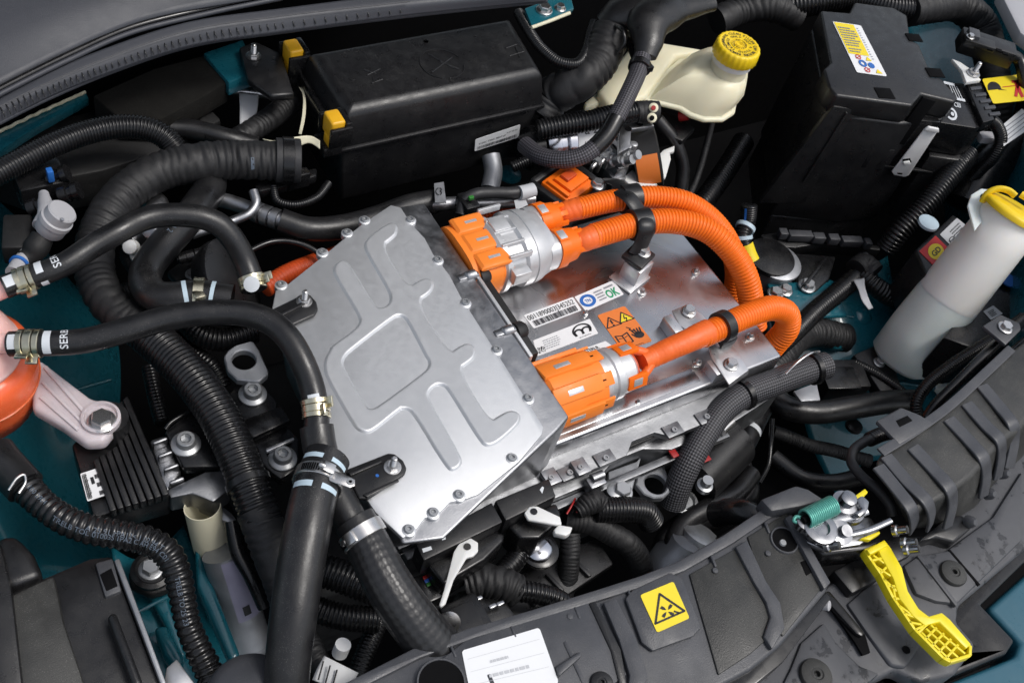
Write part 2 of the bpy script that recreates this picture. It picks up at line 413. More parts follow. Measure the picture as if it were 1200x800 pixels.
mat('cast_alu', (.36,.365,.38), .42, 1, var=.16, vscale=45, rvar=.1, bump=.25, bscale=700)
mat('flange_alu', (.25,.255,.265), .46, 1, var=.2, vscale=60, rvar=.12, bump=.3, bscale=600)
mat('latch_steel', (.34,.345,.36), .3, 1, var=.25, vscale=120, rvar=.12)
mat('bracket_alu', (.62,.62,.63), .36, .85, var=.1, rvar=.1)
mat('steel', (.62,.61,.6), .3, 1, var=.12, rvar=.1, vscale=300)
mat('zinc', (.62,.58,.44), .3, 1, var=.2, rvar=.1, vscale=250)
mat('grey_bolt', (.42,.43,.44), .42, .8, var=.15, vscale=300)
mat('orange', (.92,.165,.008), .42, var=.14, vscale=45, bump=.12, bscale=600, spec=.35)
mat('orange_tape', (.85,.14,.018), .5, var=.15, bump=.4, bscale=350)
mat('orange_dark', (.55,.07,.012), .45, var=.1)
mat('yellow', (.86,.60,.012), .4, var=.06, sss=.05)
mat('lever_yellow', (.83,.68,.012), .42, var=.05, sss=.05)
mat('amber', (.75,.40,.015), .4, var=.06)
mat('teal', (.008,.105,.14), .3, coat=.8, var=.1, vscale=25)
mat('strap', (.78,.78,.78), .4, .2, var=.08)
mat('orange_pale', (.90,.235,.03), .45, var=.06, bump=.06, bscale=700, spec=.35)
mat('teal_wet', (.016,.10,.145), .32, coat=.8, var=.1, vscale=18)
mat('white_plastic', (.72,.72,.70), .4, var=.05, sss=.2)
mat('cream', (.74,.70,.52), .6, var=.06)
mat('tank_cream', (.80,.75,.55), .38, var=.06, vscale=25, sss=.6)
mat('tank_milky', (.74,.80,.77), .4, var=.05, vscale=15, sss=.6)
mat('tank_pink', (.88,.54,.50), .22, var=.08, vscale=20, sss=.7)
mat('tank_coolant', (.86,.15,.05), .25, var=.08, vscale=20, sss=.6)
mat('milky_dry', (.90,.87,.82), .38, var=.06, vscale=18, sss=.6)
mat('milky_pink', (.70,.62,.64), .3, var=.08, sss=.4, alpha=.82)
mat('paper', (.78,.79,.80), .55, var=.03)
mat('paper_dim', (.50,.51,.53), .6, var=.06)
mat('paper_yellow', (.85,.66,.02), .5, var=.04)
mat('paper_orange', (.75,.20,.035), .5, var=.05)
mat('paper_red', (.55,.02,.02), .5)
mat('ink', (.015,.015,.018), .5)
mat('ink_grey', (.22,.23,.26), .6)
mat('ink_blue', (.02,.13,.45), .5)
mat('ink_green', (.01,.30,.13), .5)
mat('ink_red', (.55,.03,.03), .5)
mat('ink_white', (.62,.65,.68), .55)
mat('ink_hose', (.09,.115,.15), .55, var=.5, vscale=400)
mat('light_blue', (.48,.60,.68), .5)
mat('spring_green', (.10,.36,.30), .35, .3)
mat('wire_red', (.35,.015,.015), .4); mat('wire_yellow', (.6,.5,.02), .4); mat('wire_green', (.03,.2,.03), .4); mat('wire_blue', (.03,.12,.5), .4)
mat('valve_grey', (.40,.40,.42), .45, var=.05)
mat('lilac', (.32,.31,.42), .5)
mat('magnesium', (.33,.34,.36), .5, .7, bump=.3)
mat('pump_steel', (.55,.56,.60), .18, 1)

def special():
    # milled cover: swirling tool marks in gloss and relief
    m = bpy.data.materials.new('milled'); m.use_nodes = True; t = m.node_tree; b = t.nodes['Principled BSDF']; L = t.links.new
    tc = t.nodes.new('ShaderNodeTexCoord')
    n = t.nodes.new('ShaderNodeTexNoise'); n.inputs['Scale'].default_value = 14; n.inputs['Detail'].default_value = 3; n.inputs['Distortion'].default_value = 1.2; L(tc.outputs['Object'], n.inputs['Vector'])
    n2 = t.nodes.new('ShaderNodeTexNoise'); n2.inputs['Scale'].default_value = 13; n2.inputs['Detail'].default_value = 3; n2.inputs['Distortion'].default_value = 2.0; L(tc.outputs['Object'], n2.inputs['Vector'])
    wv = t.nodes.new('ShaderNodeTexWave'); wv.wave_type = 'RINGS'; wv.inputs['Scale'].default_value = 7; wv.inputs['Distortion'].default_value = 9; wv.inputs['Detail'].default_value = 1.5; wv.inputs['Detail Scale'].default_value = 1.2; L(tc.outputs['Object'], wv.inputs['Vector'])
    r = t.nodes.new('ShaderNodeMapRange'); r.inputs[1].default_value = .3; r.inputs[2].default_value = .7; r.inputs[3].default_value = .20; r.inputs[4].default_value = .36; L(n2.outputs[0], r.inputs[0]); L(r.outputs[0], b.inputs['Roughness'])
    c = t.nodes.new('ShaderNodeMix'); c.data_type = 'RGBA'; c.inputs[6].default_value = (.42,.42,.43,1); c.inputs[7].default_value = (.62,.62,.63,1); L(n.outputs[0], c.inputs[0]); L(c.outputs[2], b.inputs['Base Color'])
    b.inputs['Metallic'].default_value = 1
    ad = t.nodes.new('ShaderNodeMath'); ad.operation = 'MULTIPLY_ADD'; ad.inputs[1].default_value = .5; L(wv.outputs[0], ad.inputs[0]); L(n2.outputs[0], ad.inputs[2])
    bp = t.nodes.new('ShaderNodeBump'); bp.inputs['Strength'].default_value = .10; bp.inputs['Distance'].default_value = .0022; L(ad.outputs[0], bp.inputs['Height']); L(bp.outputs[0], b.inputs['Normal'])
    MAT['milled'] = m
    # woven sleeves and knitted hoses: a weave that follows the tube (u round, v along in metres)
    def weave(name, a, b_, n_around, per_m, rough, strength):
        m = bpy.data.materials.new(name); m.use_nodes = True; t = m.node_tree; b = t.nodes['Principled BSDF']; L = t.links.new
        uv = t.nodes.new('ShaderNodeUVMap'); sx = t.nodes.new('ShaderNodeSeparateXYZ'); L(uv.outputs[0], sx.inputs[0])
        def lin(k, l):
            p = t.nodes.new('ShaderNodeMath'); p.operation = 'MULTIPLY'; p.inputs[1].default_value = n_around*2*math.pi*k; L(sx.outputs[0], p.inputs[0])
            q = t.nodes.new('ShaderNodeMath'); q.operation = 'MULTIPLY_ADD'; q.inputs[1].default_value = per_m*2*math.pi*l; L(sx.outputs[1], q.inputs[0]); L(p.outputs[0], q.inputs[2])
            s = t.nodes.new('ShaderNodeMath'); s.operation = 'SINE'; L(q.outputs[0], s.inputs[0]); return s.outputs[0]
        mu = t.nodes.new('ShaderNodeMath'); mu.operation = 'MULTIPLY'; L(lin(1, 1), mu.inputs[0]); L(lin(-1, 1), mu.inputs[1])
        r = t.nodes.new('ShaderNodeMapRange'); r.inputs[1].default_value = -.6; r.inputs[2].default_value = .7; L(mu.outputs[0], r.inputs[0])
        c = t.nodes.new('ShaderNodeMix'); c.data_type = 'RGBA'; c.inputs[6].default_value = (*a,1); c.inputs[7].default_value = (*b_,1); L(r.outputs[0], c.inputs[0]); L(c.outputs[2], b.inputs['Base Color'])
        b.inputs['Roughness'].default_value = rough
        bp = t.nodes.new('ShaderNodeBump'); bp.inputs['Strength'].default_value = strength; bp.inputs['Distance'].default_value = .0008; L(r.outputs[0], bp.inputs['Height']); L(bp.outputs[0], b.inputs['Normal'])
        MAT[name] = m
    weave('mesh_sleeve', (.004,.004,.005), (.10,.10,.11), 15, 170, .5, .7)
    weave('knit_hose', (.013,.013,.014), (.020,.020,.021), 9, 75, .33, .35)
    weave('braid', (.01,.01,.011), (.09,.085,.10), 10, 170, .5, .6)
special()
def mixed(): # coolant seen through the tank wall: red up to the filling level, pale above
    m = MAT['tank_coolant']
mixed()
# ================================================================== THE SETTING: bay floor, body panels, cowl
Z1=zoom(0,0,.3376); Z2=zoom(300,0,.3376); Z3=zoom(600,0,.25); Z4=zoom(840,0,.3); Z5=zoom(0,200,.25)
W1=zoom(900,200,.25); W2=zoom(0,380,.25); W3=zoom(0,560,.3); W4=zoom(200,480,.3); W5=zoom(340,560,.3); W6=zoom(560,480,.3); W7=zoom(840,380,.3); W8=zoom(840,560,.3)
V4=zoom(820,200,.2); V5=zoom(600,540,.2); V6=zoom(680,120,.15); V7=zoom(1000,0,.25)
def PN(x, y, p0, n):                           # where the sight line meets the plane through p0 with normal n
    d = fw*FPX+rt*(x-600)-up*(y-400); n = Vector(n); return CAM+d*((Vector(p0)-CAM).dot(n)/d.dot(n))
def sheet(name, rows, mat_, parent=None, thick=.0015, sub=6):
    """smooth sheet through rows of 3D points"""
    G = [[np.array(p) for p in r] for r in rows]
    G = [spline(r, [0]*len(r))[0][::max(1,24//sub)] for r in G]
    cols = list(zip(*G)); C2 = [spline(list(c), [0]*len(c))[0][::max(1,24//sub)] for c in cols]
    V, F = [], []; n, m = len(C2), len(C2[0])
    for c in C2: V += [tuple(v) for v in c]
    for i in range(n-1):
        for j in range(m-1): a = i*m+j; F.append((a, a+1, a+m+1, a+m))
    o = mesh(name, V, F, mat_, parent, 50)
    md = o.modifiers.new('thickness', 'SOLIDIFY'); md.thickness = thick; return o
def R3(*pts): return [P(*p) for p in pts]
fl = prism('bay_floor', [Vector((-1.2,-.9,-.36)),Vector((2.2,-.9,-.36)),Vector((2.2,1.4,-.36)),Vector((-1.2,1.4,-.36))], .01, 'dark', None, 0); tag(fl, kind='structure')
# bulkhead under the cowl
bk = prism('bulkhead', [Vector((-1.2,.50,.10)),Vector((1.5,.50,.10)),Vector((1.5,.52,.10)),Vector((-1.2,.52,.10))], .5, 'dark', None, 0)
tag(bk, kind='structure')
# teal inner wing, nearside (left of the picture)
o = sheet('inner_wing', [R3((-60,215,-0.080),(0,222,-0.145),(35,250,-0.210),(60,300,-0.295),(90,340,-0.380)), R3((-60,330,-0.120),(0,330,-0.175),(50,345,-0.240),(110,370,-0.315),(150,400,-0.400)), R3((-60,430,-0.160),(0,440,-0.215),(60,450,-0.270),(120,455,-0.325),(165,480,-0.410)), R3((-60,560,-0.180),(0,560,-0.225),(50,575,-0.280),(100,600,-0.335),(150,620,-0.400)), R3((-60,680,-0.200),(20,680,-0.245),(90,680,-0.300),(160,690,-0.355),(215,700,-0.410))], 'teal', None)
tag(o, 'teal painted inner wing panel behind the coolant tank at the left edge', 'body panel')
o = sheet('wing_rail', [R3((130,640,-.10),(160,655,-.10),(190,640,-.11),(215,615,-.12)), R3((140,700,-.10),(175,705,-.10),(215,690,-.11),(235,665,-.12)), R3((160,760,-.10),(195,755,-.10),(230,735,-.11),(258,715,-.13)), R3((190,830,-.10),(225,815,-.10),(262,800,-.11),(290,780,-.14))], 'teal', None)
tag(o, 'teal painted rail below the ribbed black hose at the lower left', 'body panel')
for k, (q, z_) in enumerate((([W3(560,300),W3(620,330),W3(640,420),W3(690,560),W3(730,690),W3(700,700),W3(640,560),W3(560,420)], -.085), ([W3(760,250),W3(800,330),W3(940,690),W3(900,720),W3(830,560),W3(770,420)], -.065), ([W3(600,580),W3(650,570),W3(720,700),W3(700,760),W3(640,690)], -.075))):
    prism('pressed_step', PL(z_, *q), .02, 'teal', o, .004, 3)
tube('rod', [(*W3(530,525),-.07),(*W3(600,490),-.068),(*W3(670,455),-.066)], 2.5, 'teal', o)
# offside: strut tower and wing (right of the picture)
o = sheet('strut_tower', [R3((900,330,-.14),(940,320,-.12),(985,330,-.12),(1040,300,-.13)), R3((900,390,-.16),(950,380,-.15),(1000,400,-.15),(1060,390,-.15)), R3((930,450,-.20),(975,440,-.18),(1020,455,-.18),(1090,450,-.17)), R3((950,520,-.26),(990,500,-.22),(1040,500,-.21),(1110,480,-.20)), R3((980,580,-.30),(1010,545,-.26),(1060,535,-.24),(1130,520,-.22))], 'teal', None)
tag(o, 'teal painted strut tower under the washer bottle', 'body panel')
for x_, y_ in ((1005,372),(975,398),(1030,340)): lathe('dimple', P(x_,y_,-.15), Z, [(0,.02),(.008,.018),(.014,.011),(.016,.003)], 'teal', o, 24, 180)
box('plate', P(945,352,-.115), .05,.03,.004,'teal',o,.004, ax=(X*.9-Y*.3).normalized(), ay=(Y*.9+X*.3).normalized())
bolt('hex', P(908,345,-.105), .011, o, 'steel'); bolt('hex', P(920,341,-.105), .010, o, 'steel')
o = sheet('front_wing', [R3((1040,-60,-0.100),(1120,-60,-0.080),(1180,-40,-0.030),(1260,-20,-0.020)), R3((1060,40,-0.120),(1130,30,-0.100),(1185,60,-0.060),(1280,90,-0.030)), R3((1080,110,-0.150),(1150,110,-0.130),(1200,150,-0.090),(1290,190,-0.060)), R3((1130,220,-0.240),(1190,230,-0.220),(1240,260,-0.180),(1320,300,-0.120))], 'teal', None)
tag(o, 'dark teal wing panel at the top right corner', 'body panel')
# ---- cowl panel and its rubber seal
cw = sheet('cowl_panel', [R3((-80,-60,.19),(-40,60,.165),(-20,112,.150)), R3((60,-80,.19),(60,20,.172),(80,62,.155)), R3((180,-100,.19),(180,-20,.175),(165,26,.158)), R3((330,-120,.19),(310,-60,.18),(300,0,.16)), R3((520,-120,.19),(500,-80,.18),(470,-30,.16))], 'grey_cowl', None, .003)
tag(cw, 'smooth dark grey plastic cowl panel across the top left corner', 'cowl')
edge = [(-30,118),(20,92),(81,62),(152,31),(243,8),(330,-10)]
tube('groove_lip', [(x,y+2,.156) for x,y in edge], 4, 'black_smooth', cw)
tube('edge_bead', [(x,y+8,.156) for x,y in edge], 3, 'grey_cowl', cw)
ms = sheet('seal_carrier', [R3((-40,132,.150),(40,92,.152),(120,58,.154),(220,26,.155),(330,10,.155),(480,-8,.155),(640,-20,.155)), R3((-40,150,.147),(45,106,.149),(125,72,.150),(225,38,.151),(330,22,.151),(480,5,.151),(640,-8,.151)), R3((-40,168,.135),(50,118,.138),(130,85,.139),(225,54,.139),(330,38,.139),(480,18,.139),(640,2,.139))], 'grey_cowl', None, .004)
tag(ms, 'curved dark rubber bonnet seal running under the cowl panel', 'seal')
tube('stitch_line', [(-40,146,.153),(45,102,.155),(125,68,.156),(225,35,.157),(330,19,.157),(480,2,.157)], .7, 'grey_plastic', ms)
eb = [(-30,160),(50,119),(130,85),(225,54),(330,38),(480,19),(640,2)]
tube('seal_bulb', [(x,y-2,.136) for x,y in eb], 4, 'grey_cowl', ms)
for k in range(60):                             # short ribs of the seal
    t = k/60*5; i = int(t); f = t-i
    x = eb[i][0]*(1-f)+eb[i+1][0]*f; y = eb[i][1]*(1-f)+eb[i+1][1]*f
    tube('seal_rib', [(x-3,y-17,.1495),(x+1,y-10,.1468),(x+3,y-5,.1435)], .8, 'black_smooth', ms, segs=6)
# things seen under the seal
o = prism('insulation_board', PL(.055, (108,112),(180,80),(240,64),(268,96),(230,118),(189,140),(140,138)), .03, 'felt', None, .003); tag(o, 'dark brown felt insulation board under the seal, left of the fuse box', 'insulation')
o = prism('body_gusset', PL(.06, (238,62),(285,46),(300,84),(268,97)), .02, 'teal', None, .002); tag(o, 'small teal body panel patch between seal and fuse box', 'body panel')
o = thing('corner_bracket', 'black corner bracket with a single bolt left of the fuse box', 'bracket', P(300,70,.06))
prism('plate', PL(.072, (280,55),(300,48),(330,62),(345,110),(318,112),(290,92)), .01, 'black_plastic', o, .003); bolt('stud', P(297,66,.0725), .0085, o, 'steel')
o = prism('flange_strip', PL(.04, (-20,164),(100,106),(104,114),(40,150),(-20,190)), .012, 'teal', None, .002); tag(o, 'narrow teal flange edge with sealant under the seal, far left', 'body panel')
tube('sealant', [(-10,159,.042),(40,135,.042),(100,108,.042)], 2, 'cream', o, wrinkle=.12, segs=8)
o = prism('plenum_tray', PL(.02, (-30,190),(60,140),(130,125),(190,135),(240,120),(260,140),(200,175),(120,200),(40,215)), .05, 'black_matte', None, .004); tag(o, 'matte black tray behind the ribbed hose at the far left', 'tray')
lathe('round_grommet', P(128,128,.022), Z, [(0,.016),(.01,.016),(.012,.012),(.004,.010)], 'black_smooth', o, 24)
o = prism('hinge_plate', PL(.10, Z3(60,40),Z3(270,-40),Z3(290,40),Z3(95,128)), .006, 'teal', None, .001); tag(o, 'teal hinge plate with bolt right of the fuse box top', 'body panel')
bolt('hex', P(*Z3(150,52),.1002), .0105, o, 'steel'); bolt('hex', P(*Z3(225,42),.1002), .0075, o, 'steel')
tube('edge_sealant', [(*Z3(92,130),.099),(*Z3(180,98),.099),(*Z3(270,62),.099)], 2.2, 'cream', o, segs=8)

# unseen raised bonnet, added to shade and reflect in the bay
bn = thing('bonnet', 'unseen raised open bonnet added to shade the rear of the bay', 'bonnet', (.15,.66,.2))
hy, hz, ln, an = .70, .20, .88, R(76)
dB = Vector((0,-math.cos(an),math.sin(an))); nB = Vector((0,-math.sin(an),-math.cos(an)))
cB = Vector((.15,hy,hz))
prism('skin', [cB-X*.78, cB+X*.78, cB+X*.72+dB*ln, cB-X*.72+dB*ln], nB*-.006, 'teal_wet', bn, .003)
prism('liner', [cB-X*.66+dB*.08+nB*.012, cB+X*.66+dB*.08+nB*.012, cB+X*.60+dB*(ln-.08)+nB*.012, cB-X*.60+dB*(ln-.08)+nB*.012], nB*-.01, 'felt', bn, .004)
# ================================================================== INVERTER
A_ = zoom(300,230,.25); B_ = zoom(460,380,.325); C_ = zoom(360,400,.3); S_ = zoom(200,230,.3); E_ = zoom(600,300,.3); G_ = zoom(500,200,.25)
inv = thing('power_inverter', 'large silver aluminium power inverter box with embossed lid in the middle of the bay', 'inverter', (0,-.02,-.09))
# stepped lower housing
ZL = .060
def rect(x0,y0,x1,y1,z): return [Vector((x0,y0,z)),Vector((x1,y0,z)),Vector((x1,y1,z)),Vector((x0,y1,z))]
prism('milled_cover', rect(-.045,-.130,.284,.125,0), .026, 'milled', inv, .0035, 3)
# shallow step pressed along the front edge of the cover
prism('cover_step', rect(-.02,-.122,.17,-.104,.0012), .003, 'milled', inv, .0008)
prism('flange', [Vector(p) for p in ((-.21,-.158,-.026),(.055,-.158,-.026),(.07,-.146,-.026),(.10,-.146,-.026),(.115,-.158,-.026),(.21,-.158,-.026),(.225,-.148,-.026),(.293,-.148,-.026),(.293,.128,-.026),(-.12,.128,-.026),(-.20,.06,-.026))], .008, 'flange_alu', inv, .001)
prism('sump', rect(-.15,-.147,.286,.10,-.0345), .012, 'black_smooth', inv, .0005)
prism('lower_housing', [Vector(p) for p in ((-.2,-.163,-.047),(.02,-.163,-.047),(.05,-.15,-.047),(.09,-.15,-.047),(.12,-.163,-.047),(.2,-.163,-.047),(.288,-.15,-.047),(.288,.12,-.047),(-.12,.12,-.047),(-.2,.05,-.047))], .05, 'flange_alu', inv, .002)
prism('lower_rail', rect(-.09,-.172,.20,-.1635,-.055), .008, 'flange_alu', inv, .001)
for x in (-.015,.03,.12,.165,.25): 
    yy = -.1535 if x < .24 else -.142
    prism('flange_pad', rect(x-.011,yy-.006,x+.011,yy+.009,-.0235), .003, 'flange_alu', inv, .0008)
    bolt('screw', (x,yy,-.0232), .0034, inv, 'grey_bolt')
# box that rises from it
rim = [P(322,362,ZL),P(330,337,ZL),P(405,280,ZL),P(456,243,ZL),Vector((-.031,.163,ZL)),Vector((-.028,-.134,ZL)),Vector((-.047,-.143,ZL)),Vector((-.20,-.20,ZL)),Vector((-.235,-.19,ZL))]
prism('housing', rim, .084, 'cast_alu', inv, .003, 3, bottom=[Vector((-.228,.06,-.025)),Vector((-.20,.08,-.025)),Vector((-.13,.12,-.025)),Vector((-.075,.155,-.025)),Vector((-.034,.158,-.025)),Vector((-.030,-.136,-.025)),Vector((-.05,-.144,-.025)),Vector((-.19,-.15,-.025)),Vector((-.235,-.15,-.025))])
# lid: outline, lugs under the screws, embossed panel
lid_px = [(458,240),(470,243),(482,262),(498,279),(508,298),(527,322),(541,349),(556,372),(575,402),(590,425),(612,460),(630,488),(637,500),(635,509),(608,541),(560,579),(543,585),(527,588),(512,604),(498,606),(486,622),(472,630),(440,600),(400,540),(360,460),(318,366),(323,340),(337,333),(372,305),(400,282),(425,262)]
LZ = ZL+.0045
lid = prism('lid', PL(LZ, *lid_px), .0055, 'lid_alu', inv, .0011, 2)
scr = [(481,258),(513,305),(545.5,355),(582,410),(619,467),(600,537),(538,580),(507.5,601),(479,621),(329.5,334),(378,296),(407,273),(427.5,258)]
for x, y in scr:
    p = P(x, y, LZ); lathe('screw_lug', p+Z*(-.006), Z, [(0,.0062),(.0058,.0062),(.0064,.0054)], 'lid_alu', inv, 20)
    bolt('screw', p+Z*.0003, .0040, inv, 'grey_bolt')
def chaikin(q, n=2):
    for _ in range(n): q = [r for a, b in zip(q, q[1:]+q[:1]) for r in ((a[0]*.75+b[0]*.25, a[1]*.75+b[1]*.25), (a[0]*.25+b[0]*.75, a[1]*.25+b[1]*.75))]
    return q
emb_px = [A_(510,215),A_(545,180),A_(590,148),A_(630,125),A_(660,135),A_(662,175),A_(640,200),A_(588,238),S_(925,362),S_(975,327),S_(1010,322),S_(1030,345),S_(1015,380),S_(958,415),S_(1088,617),
 B_(235,85),B_(270,68),B_(298,82),B_(298,118),B_(275,140),B_(236,165),B_(350,353),B_(385,330),B_(425,310),B_(458,322),B_(460,352),B_(430,385),B_(375,432),B_(340,442),B_(315,425),B_(200,235),B_(180,220),B_(155,220),B_(128,245),B_(130,275),B_(245,475),B_(250,505),B_(222,530),B_(195,522),B_(75,322),B_(50,306),B_(25,308),
 C_(370,264),C_(340,285),C_(265,347),C_(235,360),C_(205,352),C_(180,330),C_(80,155),C_(65,110),C_(70,65),C_(95,28),A_(345,712),A_(460,630),A_(485,600),A_(485,565),A_(370,380),A_(360,345),A_(380,312),A_(410,300),A_(440,322),A_(548,505),A_(575,528),A_(610,520),A_(632,490),A_(622,445),A_(508,255)]
dia_px = [A_(668,562),A_(690,567),A_(712,590),C_(462,60),C_(475,78),C_(475,100),C_(455,125),C_(275,258),C_(250,267),C_(228,258),C_(145,110),C_(138,85),C_(148,60),C_(170,38),A_(640,573)]
emb_px, dia_px = chaikin(emb_px), chaikin(dia_px)
def inside_sd(px, py, poly):
    q = np.array(poly); d = np.full(px.shape, 1e9); ins = np.zeros(px.shape, bool)
    for (x0,y0),(x1,y1) in zip(q, np.roll(q,-1,0)):
        ex, ey = x1-x0, y1-y0; t = np.clip(((px-x0)*ex+(py-y0)*ey)/(ex*ex+ey*ey+1e-12),0,1)
        d = np.minimum(d, np.hypot(px-x0-t*ex, py-y0-t*ey))
        c = ((y0>py)!=(y1>py))&(px<(x1-x0)*(py-y0)/(y1-y0+1e-15)+x0); ins ^= c
    return np.where(ins, d, -d)
def emboss():
    e = [P(x,y,LZ) for x,y in emb_px]; e = [(v.x,v.y) for v in e]; g = [P(x,y,LZ) for x,y in dia_px]; g = [(v.x,v.y) for v in g]
    xs = np.array([v[0] for v in e]); ys = np.array([v[1] for v in e]); m = .007; st = .0009
    gx = np.arange(xs.min()-m, xs.max()+m, st); gy = np.arange(ys.min()-m, ys.max()+m, st); PX, PY = np.meshgrid(gx, gy)
    s = np.minimum(inside_sd(PX,PY,e), -inside_sd(PX,PY,g)); t = np.clip((s+.0016)/.0034,0,1); t = t*t*(3-2*t)
    H = -.0006+.0030*t
    keep = s > -.0042
    idx = -np.ones(PX.shape,int); V = []; F = []
    for i,j in zip(*np.nonzero(keep)): idx[i,j] = len(V); V.append((PX[i,j],PY[i,j],LZ+H[i,j]))
    for i in range(PX.shape[0]-1):
        for j in range(PX.shape[1]-1):
            q = (idx[i,j],idx[i,j+1],idx[i+1,j+1],idx[i+1,j])
            if min(q) >= 0: F.append(q)
    mesh('embossed_panel', V, F, 'lid_alu', inv, 180)
emboss()
# raised pads with studs that carry the black hose brackets
def tabbracket(name, quad, stud, label):
    t = thing(name, label, 'bracket', P(*stud, LZ))
    # pressed pad under it
    c = P(*stud, LZ); 
    prism('plate', PL(LZ+.0052, *quad), .004, 'black_plastic', t, .0022, 3)
    bolt('stud', c+Z*.0052, .0078, t, 'steel')
    lathe('paint_dot', P(stud[0]-17, stud[1]+6, LZ+.0053), Z, [(0,.0016),(.0003,.0015)], 'ink_blue', t, 10)
    return t
t1 = tabbracket('hose_bracket', [(318,362),(357,343),(364,345),(371,353),(373,362),(369,369),(340,382),(325,378)], (356,357), 'small black bracket tab with stud nut on the lid beside the upper hose')
t2 = tabbracket('hose_bracket', [(404,550),(455,530),(463,531),(473,539),(477,548),(474,556),(432,584),(420,584)], (459,551), 'small black bracket tab with stud nut on the lid beside the hose tee')
for q in ([(320,369),(355,353),(358,356),(324,373)], [(408,553),(446,538),(448,541),(411,557)], [(425,579),(466,560),(468,563),(430,582)]):
    prism('rib', PL(LZ+.0075, *q), .003, 'black_plastic', t1 if q[0][0] < 400 else t2, .0008)
def pad(c, r, h):
    lathe('lid_boss', c+Z*(-.002), Z, [(0,r*1.75),(.002+h*.1,r*1.5),(.002+h*.5,r*1.2),(.002+h*.9,r*1.02),(.002+h,r*.9)], 'lid_alu', inv, 40, 180)

# dark side plate with bosses along the raised box
prism('side_plate', rect(-.0275,-.058,-.0235,.080,ZL-.001), .045, 'cast_bright', inv, .0008)
prism('side_gasket', rect(-.0232,-.054,-.0125,.074,ZL-.006), .040, 'black_matte', inv, .002)
for y in (.055,-.022):
    lathe('boss', Vector((-.0405,y,ZL-.0005)), X, [(0,.002),(.0015,.0045),(.003,.0056),(.0125,.0056)], 'cast_alu', inv, 20)
    lathe('rubber_plug', Vector((-.022,y,ZL-.008)), X, [(0,.010),(.008,.010),(.012,.007)], 'black_matte', inv, 20)
box('boss_web', (-.036,.055,ZL-.001), .012,.004,.003,'cast_alu',inv); box('boss_web', (-.036,-.022,ZL-.001), .012,.004,.003,'cast_alu',inv)
# studs standing out of the milled cover
for x, y in ((815,319),(752,343),(879,395),(806,362),(747,472),(686,368),(817,425)):
    r = .0042 if x not in (686,747) else .0024
    lathe('pin', P(x,y,0), Z, [(0,r*1.3),(.0015,r*1.25),(.002,r*.7),(.006,r*.6),(.0068,r*.4)], 'steel', inv, 16)
# ---- stickers on the cover
def q_on(z, *c): return PL(z, *c)
s = sticker('barcode_label', q_on(.0002, E_(85,283),E_(272,212),E_(238,160),E_(45,232)), 'paper', inv)
Print().text('0011890003J345252', .03,.56,.34, .93).bars(.06,.95,.08,.46,44).lay('label_print', q_on(.0006, E_(85,283),E_(272,212),E_(238,160),E_(45,232)), 'ink', s)
q = q_on(.0002, E_(288,216),E_(437,150),E_(395,95),E_(243,160))
s = sticker('approval_label', q, 'paper', inv)
Print().text('OK', .64,.12,.5, .30, .03).lay('green_print', q, 'ink_green', s, .0006)
Print().arc(.2,.5,.30,.16,2.1).text('TN',.13,.40,.2,.13,.02).lay('blue_print', q, 'ink_blue', s, .0006)
Print().smalltext(.42,.63,.2,.9,4).smalltext(.68,.92,.72,.95,1).lay('label_print', q, 'ink_grey', s, .0006)
q = q_on(.0002, E_(100,392),E_(337,302),E_(303,245),E_(82,330))
s = sticker('maker_label', q, 'paper', inv)
pr = Print(); a_ = 3.0
a_ = 2.5
for k in (-1,1): pr.arc(.79+k*.066,.45,.165,.10,a_,0,180,14).line([(.79+k*.132,.45),(.79+k*.118,.30)],.10,a_)
pr.line([(.79,.48),(.79,.30)],.10,a_).arc(.79,.52,.36,.085,a_,-35,215,22)
pr.text('AUTHENTIC',.70,.10,.07,.2).lay('emblem', q, 'ink', s, .0006)
Print().smalltext(.14,.45,.2,.85,5,.35).lay('label_print', q, 'ink_grey', s, .0006)
pr = Print()
for i in range(9):
    for j in range(9):
        if random.random() < .5: pr.rect(.03+i*.012,.12+j*.04,.042+i*.012,.16+j*.04)
pr.lay('data_matrix', q, 'ink', s, .0006)
q = q_on(.0002, E_(225,405),E_(390,350),E_(365,332),E_(205,388))
s = sticker('name_label', q, 'paper', inv); Print().text('INTERLR',.35,.25,.5,.4,.02).lay('label_print', q, 'ink', s, .0006)
q = q_on(.0002, E_(432,372),E_(548,332),E_(440,195),E_(332,232))
s = sticker('warning_label', q, 'paper_orange', inv)
a_ = .56
pr = Print()
def tri(pr, x, y, r, w_): pr.line([(x+r/a_*math.cos(R(90+120*k)), y+r*math.sin(R(90+120*k))) for k in range(3)], w_, a_, True)
tri(pr,.27,.70,.16,.022); pr.line([(.27,.78),(.27,.69)],.03,a_).disc(.27,.645,.018,a_)
tri(pr,.74,.72,.16,.022); pr.line([(.76,.80),(.70,.71),(.78,.72),(.72,.63)],.02,a_)
pr.line([(.08,.38),(.08,.14),(.28,.11),(.48,.14),(.48,.38),(.28,.34)],.025,a_,True).line([(.28,.34),(.28,.11)],.02,a_).line([(.14,.30),(.24,.28)],.015,a_).line([(.32,.28),(.42,.30)],.015,a_)
pr.disc(.78,.24,.085,a_)
for k, dx in enumerate((-.12,-.04,.04,.12)): pr.line([(.78+dx*.8,.27),(.78+dx*1.2,.40)],.028,a_)
pr.line([(.66,.2),(.58,.30)],.028,a_).line([(.57,.50),(.66,.44),(.60,.42),(.72,.36)],.02,a_).smalltext(.35,.85,.02,.05,1)
pr.lay('label_print', q, 'ink', s, .0006)
